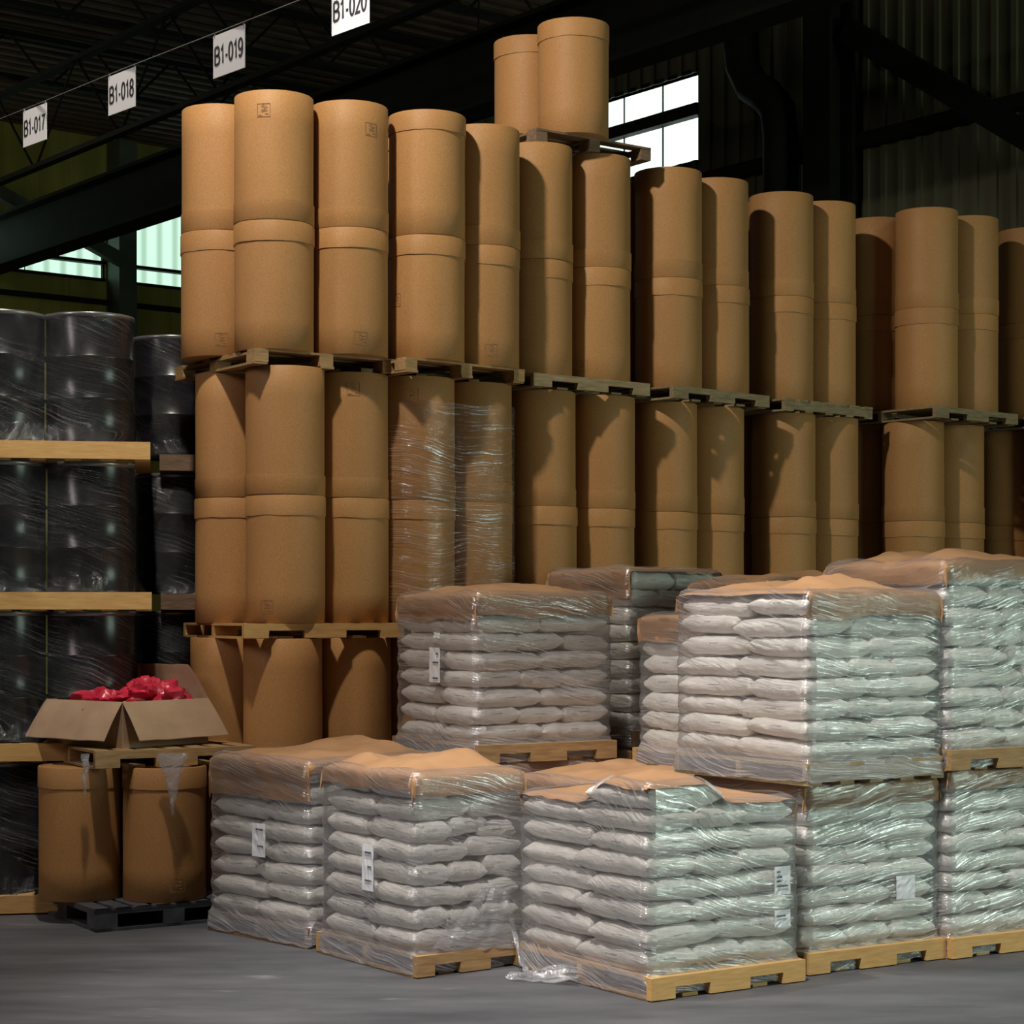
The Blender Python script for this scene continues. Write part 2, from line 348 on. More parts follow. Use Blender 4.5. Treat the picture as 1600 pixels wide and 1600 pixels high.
# girts, column, brace and duct on the right wall (local x = towards the camera)
mb = MB()
for z in (5.3, 7.05, 8.95): mb.box(-24, -0.22, z, 32, -0.035, z+0.14)
struct('trim_13', mb.mesh('wall_girt', M['steel']), WR, RZ_R)
for i, cx_ in enumerate((-3.9, 2.6)):
    mb = MB(); mb.box(cx_-0.2, -0.62, 0, cx_+0.2, -0.58, ZT); mb.box(cx_-0.2, -0.26, 0, cx_+0.2, -0.22, ZT); mb.box(cx_-0.02, -0.58, 0, cx_+0.02, -0.26, ZT)
    struct('trim_%d' % (14+i), mb.mesh('wall_column', M['steel']), WR, RZ_R)
mb = MB(); mb.bar((-3.7, -0.35, 8.3), (2.4, -0.35, 4.2), 0.1, w=0.12, h=0.26)
struct('trim_16', mb.mesh('wall_brace', M['steel']), WR, RZ_R)
# duct: rises beside the column, elbows into the roof
mb = MB(); pts = [(-4.6, -0.45, 2.0), (-4.6, -0.45, 7.3), (-4.65, -0.45, 7.6), (-4.82, -0.45, 7.8), (-5.05, -0.45, 7.95), (-5.2, -0.45, 8.2), (-5.25, -0.45, 8.6), (-5.25, -0.45, 9.6)]
n = 16; vs = []; fs = []
for i, p in enumerate(pts):
    p = Vector(p); d = (Vector(pts[min(i+1, len(pts)-1)])-Vector(pts[max(i-1, 0)])).normalized()
    a = d.cross(Vector((0, 1, 0))).normalized(); b_ = a.cross(d)
    for k in range(n): vs.append(p+a*0.2*math.cos(2*math.pi*k/n)+b_*0.2*math.sin(2*math.pi*k/n))
for i in range(len(pts)-1):
    for k in range(n): fs.append((i*n+k, i*n+(k+1)%n, (i+1)*n+(k+1)%n, (i+1)*n+k))
mb.add(vs, fs)
tag(put('ventilation_duct', mb.mesh('duct', M['steel'], 40), None, WR, RZ_R), 'dark round ventilation duct rising beside the steel column on the right wall', 'duct')
# drain pipe beside the bright window
mb = MB(); mb.bar((-8.42, -0.2, 6.4), (-8.42, -0.2, 8.38), 0.04, 10); mb.bar((-8.42, -0.2, 8.38), (-8.7, -0.2, 8.45), 0.04, 10)
tag(put('drain_pipe', mb.mesh('pipe', M['steel'], 40), None, WR, RZ_R), 'thin dark pipe against the left side of the bright window', 'pipe')
# steel at the left windows
mb = MB(); mb.box(1.85, -0.45, 0, 2.16, -0.05, 9.5)
struct('trim_17', mb.mesh('column', M['steel_green']), WB, RZ_B)
mb = MB()
for z in (6.9, 5.9): mb.box(-16, -0.08, z, 4.2, 0, z+0.08)
struct('trim_18', mb.mesh('back_wall_rail', M['steel']), WB, RZ_B)
tag(put('diagonal_brace', (lambda mb: (mb.bar((-3.0, -1.2, 9.2), (1.9, -0.5, 7.55), 0.1, w=0.14, h=0.2), mb)[1])(MB()).mesh('brace', M['steel_green']), None, WB, RZ_B),
    'green-grey diagonal steel brace in front of the left ribbed windows', 'brace')
# dim dish lamp shades under the roof (unlit)
def dish(px_, py_, Z, label):
    s = F/Z; z = H + (955-py_)/s
    t = empty('dish_lamp', (P(px_, Z).x, Z, z), 0, label, 'lamp', 'unlit dish lamps under the roof')
    mb = MB(); mb.lathe([(0.32, 0), (0.31, 0.015), (0.2, 0.10), (0.07, 0.16), (0.06, 0.2), (0.315, -0.002), (0.30, 0.0)][:5], 28)
    put('lamp_shade', mb.mesh('lamp_shade', M['steel_green'], 40), t)
    mb = MB(); mb.bar((0, 0, 0.19), (0, 0, ZT-z), 0.012); put('hanging_rod', mb.mesh('rod', M['steel']), t)
dish(748, 136, 22, 'unlit dish lamp shade just left of the topmost drums')
dish(985, 80, 21, 'unlit dish lamp shade just right of the topmost drums')
# the lit high bay lamp over the aisle, and a shade for the added fill spot
for KEY, lb in ((KEY, 'lit high bay lamp over the aisle in front of the drum stacks'), (FILL_POS, 'added fill lamp over the aisle nearer the camera')):
  t = empty('overhead_lamp', KEY, 0, lb, 'lamp')
  mb = MB(); mb.lathe([(0.24, 0.02), (0.235, 0.12), (0.16, 0.26), (0.08, 0.32), (0.075, 0.42)], 28, close=False); put('lamp_shade', mb.mesh('lamp_shade', M['steel_green'], 40), t)
  mb = MB(); mb.bar((0, 0, 0.42), (0, 0, ZT-KEY[2]), 0.015); put('hanging_rod', mb.mesh('rod', M['steel']), t)

# ------------------------------------------------------------ pallets
PC = {}
def pallet_meshes(kind, w_, d_, h, material):
    key = (kind, round(w_, 3), round(d_, 3), h, material)
    if key in PC: return PC[key]
    r = random.Random(len(PC)+3); t = h*0.15; mt = M[material]; parts = []
    def boards(along, n, bw, z0, z1, jit=0.006):
        mb = MB()
        for i in range(n):
            L = (d_ if along == 'u' else w_)
            c = bw/2 + (L-bw)*i/(n-1); e = [r.uniform(-jit, jit) for _ in range(4)]
            if along == 'u': mb.box(e[0], c-bw/2+e[2], z0, w_+e[1], c+bw/2+e[2], z1)
            else: mb.box(c-bw/2+e[2], e[0], z0, c+bw/2+e[2], d_+e[1], z1)
        return mb
    if kind == 'notch':     # three notched stringers along u, deck boards along v
        parts.append(('top_deck', boards('v', 7, 0.105, h-t, h).mesh('top_deck', mt)))
        parts.append(('bottom_deck', boards('v', 5, 0.10, 0, t).mesh('bottom_deck', mt)))
        sh0, sh1 = t, h-t; nz_ = t+(h-2*t)*0.55; sw = 0.042
        for c in (-sw/2, d_/2, d_+sw/2):
            if abs(c-d_/2) > .1: sh0, sh1 = t*0.35, h-0.001
            else: sh0, sh1 = t, h-t
            mb = MB(); xs = [0, w_*0.15, w_*0.37, w_*0.63, w_*0.85, w_]
            for i in range(5):
                z0 = nz_ if i in (1, 3) else sh0    # the notches
                mb.box(xs[i], c-sw/2, z0, xs[i+1], c+sw/2, sh1)
            parts.append(('stringer', mb.mesh('stringer', mt)))
    elif kind == 'faced':   # full height side boards along u
        parts.append(('top_deck', boards('v', 7, 0.105, h-t, h-0.002, 0.0).mesh('top_deck', mt)))
        parts.append(('bottom_deck', boards('v', 5, 0.10, -0.0, t, 0.0).mesh('bottom_deck', mt)))
        for c in (-0.012, d_/2, d_+0.012):
            mb = MB(); mb.box(0, c-0.018, t*0.6, w_, c+0.018, h-(t if abs(c-d_/2) < .1 else 0)); parts.append(('stringer', mb.mesh('stringer', mt)))
    elif kind == 'solid':   # plain stringers along u
        parts.append(('top_deck', boards('v', 7, 0.105, h-t, h).mesh('top_deck', mt)))
        parts.append(('bottom_deck', boards('v', 5, 0.10, 0, t).mesh('bottom_deck', mt)))
        for c in (0.021, d_/2, d_-0.021):
            mb = MB(); mb.box(0, c-0.021, t, w_, c+0.021, h-t); parts.append(('stringer', mb.mesh('stringer', mt)))
    else:                   # block pallet: nine blocks
        mb = boards('u', 6, 0.11, h-t, h)
        for c in (0.05, w_/2, w_-0.05): mb.box(c-0.05, 0, h-2*t, c+0.05, d_, h-t)
        parts.append(('top_deck', mb.mesh('top_deck', mt)))
        parts.append(('bottom_deck', boards('v', 3, 0.10, 0, t).mesh('bottom_deck', mt)))
        for a in (0.05, w_/2, w_-0.05):
            for b_ in (0.06, d_/2, d_-0.06):
                mb = MB(); mb.box(a-0.05, b_-0.06, t, a+0.05, b_+0.06, h-2*t); parts.append(('block', mb.mesh('block', mt)))
    PC[key] = parts; return parts
def pallet(corner, th, z, label, kind='notch', w_=1.07, d_=1.07, h=0.10, material='wood', group='wooden pallets'):
    t = empty('wooden_pallet', (corner.x, corner.y, z), th, label, 'pallet', group)
    for nm, me in pallet_meshes(kind, w_, d_, h, material): put(nm, me, t)
    return t

# ------------------------------------------------------------ fibre drums
DH = 0.845; DR = 0.262
def drum_meshes(seed, inv):
    r = seed*13.7
    def jb(j, t, rad, z):
        return rad*(1+0.006*nse(math.cos(t)*1.2+r, math.sin(t)*1.2, z*2)), z
    prof = [(DR-0.004, 0.0), (DR, 0.004), (DR, 0.2), (DR, 0.45), (DR, 0.7), (DR, DH-0.03), (DR-0.01, DH-0.028)]
    if inv: prof = [(a, DH-b_) for a, b_ in prof][::-1]
    mb = MB(); mb.lathe(prof, 56, jb); body = mb.mesh('body', M['kraft'], 50)
    lo, hi = DH-0.135, DH
    def jl(j, t, rad, z):
        k = 0.006*nse(math.cos(t)*2+r, math.sin(t)*2, 5)+0.003*nse(t*6, r)
        if j in (0, 1): z += k*1.0*(-1 if inv else 1)
        return rad*(1+0.012*nse(math.cos(t)*1.5+r, math.sin(t)*1.5, 9)), z
    prof = [(DR-0.003, lo), (DR+0.0055, lo), (DR+0.005, hi-0.008), (DR+0.001, hi-0.001), (DR-0.012, hi), (DR-0.016, hi-0.008)]
    if inv:
        prof = [(a, DH-b_) for a, b_ in prof]
        prof = prof[::-1]
        def jl(j, t, rad, z):
            k = 0.006*nse(math.cos(t)*2+r, math.sin(t)*2, 5)+0.003*nse(t*6, r)
            if j >= 4: z += k
            return rad*(1+0.010*nse(math.cos(t)*1.5+r, math.sin(t)*1.5, 9)), z
    mb = MB(); mb.lathe(prof, 56, jl); lid = mb.mesh('lid', M['kraft'], 40)
    return body, lid
DM = {(s, i): drum_meshes(s, i) for s in range(4) for i in (0, 1)}
# faint printed stamp: a curved patch with a few ruled blocks
mb = MB()
rs = random.Random(2)
def patch(mb, a0, a1, z0, z1, rr=DR+0.0022):
    n = max(2, int((a1-a0)/0.05)); vs = []; fs = []
    for i in range(n+1):
        a = a0+(a1-a0)*i/n
        for z in (z0, z1): vs.append((rr*math.cos(a), rr*math.sin(a), z))
    for i in range(n): fs.append((2*i, 2*i+2, 2*i+3, 2*i+1))
    mb.add(vs, fs)
A0, A1 = -0.17, 0.17
for (a0, a1, z0, z1) in ((A0, A1, 0.065, 0.069), (A0, A1, 0.150, 0.154), (A0, A0+0.015, 0.065, 0.154), (A1-0.015, A1, 0.065, 0.154)): patch(mb, a0, a1, z0, z1)
for k in range(16):
    a = rs.uniform(A0+0.03, A1-0.12); z = rs.uniform(0.072, 0.140); patch(mb, a, a+rs.uniform(0.03, 0.09), z, z+rs.uniform(0.003, 0.008))
STAMP = mb.mesh('printed_stamp', M['stamp'])
def fibre_drum(x, y, z, label, inv=0, stamp=None, group=None, seed=None, tilt=0.0):
    sd = rnd.randrange(4) if seed is None else seed
    t = empty('fibre_drum', (x, y, z), rnd.uniform(0, 6.28), label, 'drum', group)
    b_, l_ = DM[(sd, inv)]; put('body', b_, t); put('lid', l_, t)
    if stamp is not None:
        ang, flip, dz = stamp
        s_ = put('printed_stamp', STAMP, t, (0, 0, dz), R(ang)-t.rotation_euler.z)
    if tilt: t.rotation_euler.rotate_axis('Z', 0); t.rotation_euler.x = tilt*0.3; t.rotation_euler.y = tilt
    return t

# stacks: name, per-tier (front drum centre px, Z), angle
PAL = 0.10; TIER = PAL + 2*DH
STK = [
 # key, phrase, theta, {tier:(front px, Z)}, pallet kind per tier, material per tier, drum pitch
 ('leftmost', 28, {1: (442, 13.28), 2: (446, 13.28), 3: (428, 13.24)}, ('notch', 'notch', 'block'), ('wood', 'wood_new', 'wood'), 0.54),
 ('second', 42, {1: (655, 13.87), 2: (652, 13.87), 3: (667, 13.75)}, ('notch', 'notch', 'block'), ('wood', 'wood', 'wood'), 0.535),
 ('third', 38, {1: (845, 14.72), 2: (845, 14.72), 3: (838, 14.68)}, ('notch', 'notch', 'notch'), ('wood', 'wood', 'wood_grey'), 0.575),
 ('fourth', 42, {1: (1036, 15.55), 2: (1036, 15.55), 3: (1044, 15.49)}, ('notch', 'notch', 'notch'), ('wood', 'wood', 'wood_grey'), 0.55),
 ('fifth', 42, {1: (1225, 16.4), 2: (1225, 16.4), 3: (1221, 16.38)}, ('notch', 'notch', 'solid'), ('wood', 'wood', 'wood_grey'), 0.55),
 ('sixth', 40, {1: (1427, 17.1), 2: (1427, 17.1), 3: (1448, 17.0)}, ('notch', 'notch', 'notch'), ('wood', 'wood', 'wood_grey'), 0.555),
 ('rightmost', 40, {1: (1668, 17.6), 2: (1655, 17.6), 3: (1689, 17.45)}, ('notch', 'notch', 'notch'), ('wood', 'wood', 'wood_grey'), 0.555),
]
tier_name = {1: 'bottom', 2: 'middle', 3: 'top'}
col_name = {0: 'front', 1: 'right', 2: 'left'}
stampset = {('leftmost', 3, 0, 1): (-98, 0, 0.60), ('leftmost', 3, 1, 1): (-52, 0, 0.55), ('leftmost', 3, 2, 0): (-80, 0, 0.0), ('leftmost', 3, 1, 0): (-68, 0, 0.0),
  ('leftmost', 2, 0, 0): (-112, 0, 0.0), ('leftmost', 2, 1, 1): (-80, 0, 0.62), ('second', 3, 1, 0): (-75, 0, 0), ('second', 2, 0, 1): (-95, 0, 0.6),
  ('third', 3, 1, 0): (-115, 0, 0), ('fifth', 3, 0, 0): (-125, 0, 0), ('second', 3, 0, 0): (-140, 0, 0.3)}
stack_pos = {}
PCORN = {('leftmost', 3): (398, 12.93, 1.06, 1.22), ('leftmost', 2): (378, 12.93, 1.14, 1.12), ('second', 3): (634, 13.38, 1.08, 1.1)}
COLS = {('leftmost', 3): (545, 344), ('leftmost', 2): (547, 366), ('leftmost', 1): (552, 358), ('second', 3): (754, 655)}
for key_, thd, tiers, kinds, mats_, pitch in STK:
    th = R(thd); u, v = uvec(th), vvec(th)
    for T, (px_, Z) in tiers.items():
        c = P(px_, Z); z0 = (T-1)*TIER
        pw_, pd_ = 1.12, 1.12
        corner = c - (u+v)*((1.12-pitch)/2)
        if (key_, T) in PCORN: corner = P(*PCORN[(key_, T)][:2]); pw_, pd_ = PCORN[(key_, T)][2:]
        pallet(corner, th + R(rnd.uniform(-1, 1)) + (R(6) if (key_, T) == ('leftmost', 3) else 0), z0, '%s wooden pallet under the %s tier of the %s fibre drum stack' % ({'wood': 'brown', 'wood_new': 'fresh yellow', 'wood_grey': 'weathered grey'}[mats_[T-1]], tier_name[T], key_),
               kinds[T-1], pw_, pd_, PAL, mats_[T-1], 'pallets in the fibre drum stacks')
        offs = [Vector((0,0,0)), u*pitch, v*pitch]
        for q, tp in enumerate(COLS.get((key_, T), ())):
            if tp is None: continue
            Zq = Z+0.2     # step back until the columns just touch
            while (P(tp, Zq)-c).length < 0.54: Zq += 0.005
            offs[q+1] = P(tp, Zq)-c
        for ci, off in enumerate(offs):
            lean = Vector((rnd.uniform(-.004, .004), rnd.uniform(-.004, .004), 0))
            for lev in (0, 1):
                if T == 3 and key_ == 'leftmost' and ci == 0 and lev == 1: pass
                inv = 1 if lev == 1 else 0
                if key_ == 'second' and T == 3 and ci in (0, 2) and lev == 1: inv = 0
                j = lean*lev + Vector((rnd.uniform(-.003, .003), rnd.uniform(-.003, .003), 0))
                p = c + off + j
                if T == 1 and key_ != 'leftmost':
                    lab = 'fibre drum in the bottom tier of the %s drum stack, behind the white loads' % key_
                else:
                    lab = 'brown fibre drum, %s one of the %s column, %s tier, %s drum stack' % (('lower', 'upper')[lev], col_name[ci], tier_name[T], key_)
                fibre_drum(p.x, p.y, z0+PAL+lev*DH, lab, inv, stampset.get((key_, T, ci, lev)), 'fibre drums of the %s stack, %s tier' % (key_, tier_name[T]))
    stack_pos[key_] = (c, th)
# single drums on the topmost pallet above the third stack
th = R(36); u, v = uvec(th), vvec(th); zt = 3*TIER
cn = P(838, 14.42)
pallet(cn, th, zt, 'dark splintered wooden pallet, topmost of all, under two single drums', 'block', 1.08, 1.08, 0.10, 'wood_dark', 'pallets in the fibre drum stacks')
c1 = P(896, 14.82); c2 = P(826, 15.26)
fibre_drum(c1.x, c1.y, zt+0.10, 'topmost fibre drum of the pile, the front one with its lid on top', 0)
fibre_drum(c2.x, c2.y, zt+0.10, 'topmost fibre drum half hidden behind the other one', 0)

# ------------------------------------------------------------ stretch wrap shells
def rrect(w_, d_, r, n):
    """rounded rectangle, starts on the front face; returns (x, y, nx, ny, s)"""
    per = 2*(w_+d_-4*r)+2*math.pi*r; out = []
    segs = [('l', r, 0, w_-r, 0, (0, -1)), ('a', w_-r, r, -90), ('l', w_, r, w_, d_-r, (1, 0)), ('a', w_-r, d_-r, 0),
            ('l', w_-r, d_, r, d_, (0, 1)), ('a', r, d_-r, 90), ('l', 0, d_-r, 0, r, (-1, 0)), ('a', r, r, 180)]
    lens = [abs(s[3]-s[1])+abs(s[4]-s[2]) if s[0] == 'l' else math.pi*r/2 for s in segs]
    for i in range(n):
        s = per*i/n; q = s; k = 0
        while q > lens[k] and k < 7: q -= lens[k]; k += 1
        sg = segs[k]; f = q/lens[k]
        if sg[0] == 'l': out.append((sg[1]+(sg[3]-sg[1])*f, sg[2]+(sg[4]-sg[2])*f, sg[5][0], sg[5][1], s))
        else:
            a = R(sg[3]+90*f); out.append((sg[1]+r*math.cos(a), sg[2]+r*math.sin(a), math.cos(a), math.sin(a), s))
    return out, per
def wrap_mesh(w_, d_, z0, z1, zflare, nl, lh, zs, seed, inset=0.03, topin=0.10, r=0.06, bulge=0.010, material='film', bump=None):
    n = 200; loop, per = rrect(w_, d_, r, n); loop2, _ = rrect(w_, d_, 0.015, n); nz = 64
    vs = []; uv = []; fs = []
    rows = [(z0+(z1-z0)*j/nz, 0.0) for j in range(nz+1)] + [(z1+0.028, -0.02), (z1+0.038, -0.05), (z1+0.044, -topin*0.7), (z1+0.044, -topin)]
    L = 0
    for j, (z, o_) in enumerate(rows):
        if j: L += math.hypot(z-rows[j-1][0], o_-rows[j-1][1])
        for i in range(n+1):
            x, y, nx, ny, s = loop[i % n]
            s2 = s if i < n else per
            if z < zflare:
                q_ = loop2[i % n]; f_ = min(1.0, (zflare-z)/0.06); x += (q_[0]-x)*f_; y += (q_[1]-y)*f_
            if z < zflare: k = (z-z0)/(zflare-z0); fl = (1-k)**0.0*0.012 if z < zflare-0.10 else 0.012 - (inset-0.016)*(1-((zflare-z)/0.10))**0.6
            else:
                ph = ((z-zs)/lh) % 1.0
                fl = -inset+0.034 + bulge*(math.sin(ph*math.pi)-0.55)
            nz_ = 0.008*nse(s*2.2+seed, z*4, seed) + 0.004*nse(s*7, z*16+seed, seed)
            if z < zflare: nz_ *= 0.35
            off = fl + nz_ + o_
            # torn, wandering lower edge
            zz = z + (0.02*nse(s*3+seed, 2.2) + 0.012*nse(s*11, seed) if j == 0 else 0) + (0.02*nse(x*3+seed, y*3) if j > nz-2 else 0)
            if bump: zz += bump(x, y)*max(0.0, min(1.0, (z-(z1-1.2*lh))/(1.2*lh)))
            vs.append((x+nx*off, y+ny*off, zz)); uv.append((s2+seed*1.7, L))
    for j in range(len(rows)-1):
        for i in range(n): a = j*(n+1)+i; fs.append((a, a+1, a+n+2, a+n+1))
    mb = MB(); mb.add(vs, fs); return mb.mesh('stretch_wrap', M[material], 60, uv)

# ------------------------------------------------------------ sacks
def sack_mesh(seed, L=0.62, W=0.36, h=0.125):
    nx, ny = 26, 16; vs = []; fs = []
    def prof(t, p, q): return max(0.0, 1-abs(t)**p)**q
    for side in (1, -1):
        for i in range(nx+1):
            for j in range(ny+1):
                x = -1+2*i/nx; y = -1+2*j/ny
                # crowd samples towards the rim
                xs = math.copysign(abs(x)**0.6, x); ys = math.copysign(abs(y)**0.6, y)
                f = prof(xs, 12, 0.6)*prof(ys, 9, 0.6)
                cn_ = (abs(xs)*abs(ys))**7; t = (0.56 + 0.44*f)*(1-0.35*cn_)
                wr = 0.10*nse(xs*3+seed, ys*3, seed)+0.16*abs(xs)**3*nse(ys*7+seed, xs*2, side)+0.06*nse(xs*9, ys*9, seed)
                z = side*(h/2)*(t*(1+wr))
                if side < 0: z *= 0.95
                # paper pulled in where it bulges least, corners stick out
                k = 1 + 0.028*(abs(xs)*abs(ys))**5 - 0.03*(1-abs(ys)**2)*abs(xs)**6
                l = 1 + 0.035*(abs(xs)*abs(ys))**5 + 0.025*(1-abs(xs)**4)*abs(ys)**6
                vs.append((xs*L/2*k + 0.004*nse(ys*6, seed), ys*W/2*l + 0.008*nse(xs*5, seed+3), z + 0.008*nse(xs*1.5, ys*1.5, seed+7)))
    n1 = (nx+1)*(ny+1)
    for i in range(nx):
        for j in range(ny):
            a = i*(ny+1)+j; fs.append((a, a+ny+1, a+ny+2, a+1)); b_ = a+n1; fs.append((b_, b_+1, b_+ny+2, b_+ny+1))
    rim = [i*(ny+1) for i in range(nx+1)] + [nx*(ny+1)+j for j in range(1, ny+1)] + [i*(ny+1)+ny for i in range(nx-1, -1, -1)] + [j for j in range(ny-1, 0, -1)]
    k = len(rim); rowsv = [rim]
    for fr, bl in ((0.2, 0.009), (0.5, 0.013), (0.8, 0.008)):
        row = []
        for q in rim:
            a = Vector(vs[q]); b_ = Vector(vs[q+n1]); c = a.lerp(b_, fr); ox_ = c.x/L*2; oy_ = c.y/W*2
            sx_ = max(0, min(1, (abs(ox_)-0.9)/0.08)); sy_ = max(0, min(1, (abs(oy_)-0.9)/0.08))
            w_ = 1+0.6*nse(ox_*4+seed, oy_*4, fr*3)
            vs.append((c.x+math.copysign(bl*sx_*w_, ox_), c.y+math.copysign(bl*sy_*w_, oy_), c.z)); row.append(len(vs)-1)
        rowsv.append(row)
    rowsv.append([q+n1 for q in rim])
    for r0, r1 in zip(rowsv, rowsv[1:]):
        for i in range(k): fs.append((r0[i], r0[(i+1)%k], r1[(i+1)%k], r1[i]))
    mb = MB(); mb.add(vs, fs); return mb.mesh('sack', M['sack'], 70)
SK = [sack_mesh(s*3.1+1) for s in range(8)]
SKL, SKW, SKH = 0.62, 0.36, 0.125

def kraft_sheet(w_, d_, z, seed, drop_f, drop_l, hump, inset, label, loc, th, tear=0.04, bump=None):
    """paper sheet over the load: top hump, folded down the front (b=0) by drop_f and the left side (a=0) by drop_l"""
    nx, ny = 44, 44; vs = []; fs = []
    x0, x1, y0, y1 = inset-0.016, w_-inset+0.016, inset-0.016, d_-inset+0.016
    def axis(t, a0, a1, dl, dh):     # t from -dl .. (a1-a0)+dh arc length: returns pos, drop
        if t < 0: return a0-0.004, -t
        if t > a1-a0: return a1+0.004, t-(a1-a0)
        return a0+t, 0
    Lx, Ly = x1-x0, y1-y0
    for i in range(nx+1):
        for j in range(ny+1):
            tx = -drop_l + (Lx+drop_l+0.10)*i/nx; ty = -drop_f + (Ly+drop_f+0.10)*j/ny
            if i == 0: tx += tear*(0.5+nse(ty*2.5+seed, 1.1)+0.25*nse(ty*11, seed))
            if j == 0: ty += tear*(0.5+nse(tx*2.5+seed, 7.1)+0.25*nse(tx*11, seed))
            X, dx = axis(tx, x0, x1, 0, 0); Y, dy = axis(ty, y0, y1, 0, 0)
            cx_ = (X-x0)/Lx; cy_ = (Y-y0)/Ly
            edge = max(0, min(1, 4*min(cx_, 1-cx_)))*max(0, min(1, 4*min(cy_, 1-cy_)))
            hz = hump*edge*(0.5+1.3*max(0, 0.3+nse(X*2.1+seed, Y*2.1, seed)))+(0.014*nse(X*5+seed, Y*5)+0.010*nse(X*12, Y*12, seed))*edge
            dz = max(dx, dy)+0.35*min(dx, dy)
            ox = 0.008*nse(Y*6+seed, dz*8)*(dx > 0); oy = 0.008*nse(X*6+seed, dz*8)*(dy > 0)
            if dx > 0 and dy > 0: ox -= 0.015*min(1, dy*8); oy -= 0.015*min(1, dx*8)
            m4 = min(cx_*Lx, (1-cx_)*Lx, cy_*Ly, (1-cy_)*Ly); round_ = 0.018*max(0, 1-m4/0.08)**2 if dz == 0 else 0.018
            cr_ = 0.010*abs(nse(X*9+seed, Y*9, dz*14))+0.006*nse(X*22, Y*22, dz*25)
            ox += cr_*(dx > 0); oy += cr_*(dy > 0)
            vs.append((X+ox, Y+oy, z + 0.026 + (hz if dz == 0 else 0) + (bump(X, Y) if bump else 0) - round_ - dz))
    for i in range(nx):
        for j in range(ny): a = i*(ny+1)+j; fs.append((a, a+ny+1, a+ny+2, a+1))
    mb = MB(); mb.add(vs, fs); me = mb.mesh('kraft_sheet', M['paper'], 60)
    return tag(put('kraft_sheet', me, None, loc, th), label, 'paper sheet', 'brown paper sheets on the white loads')

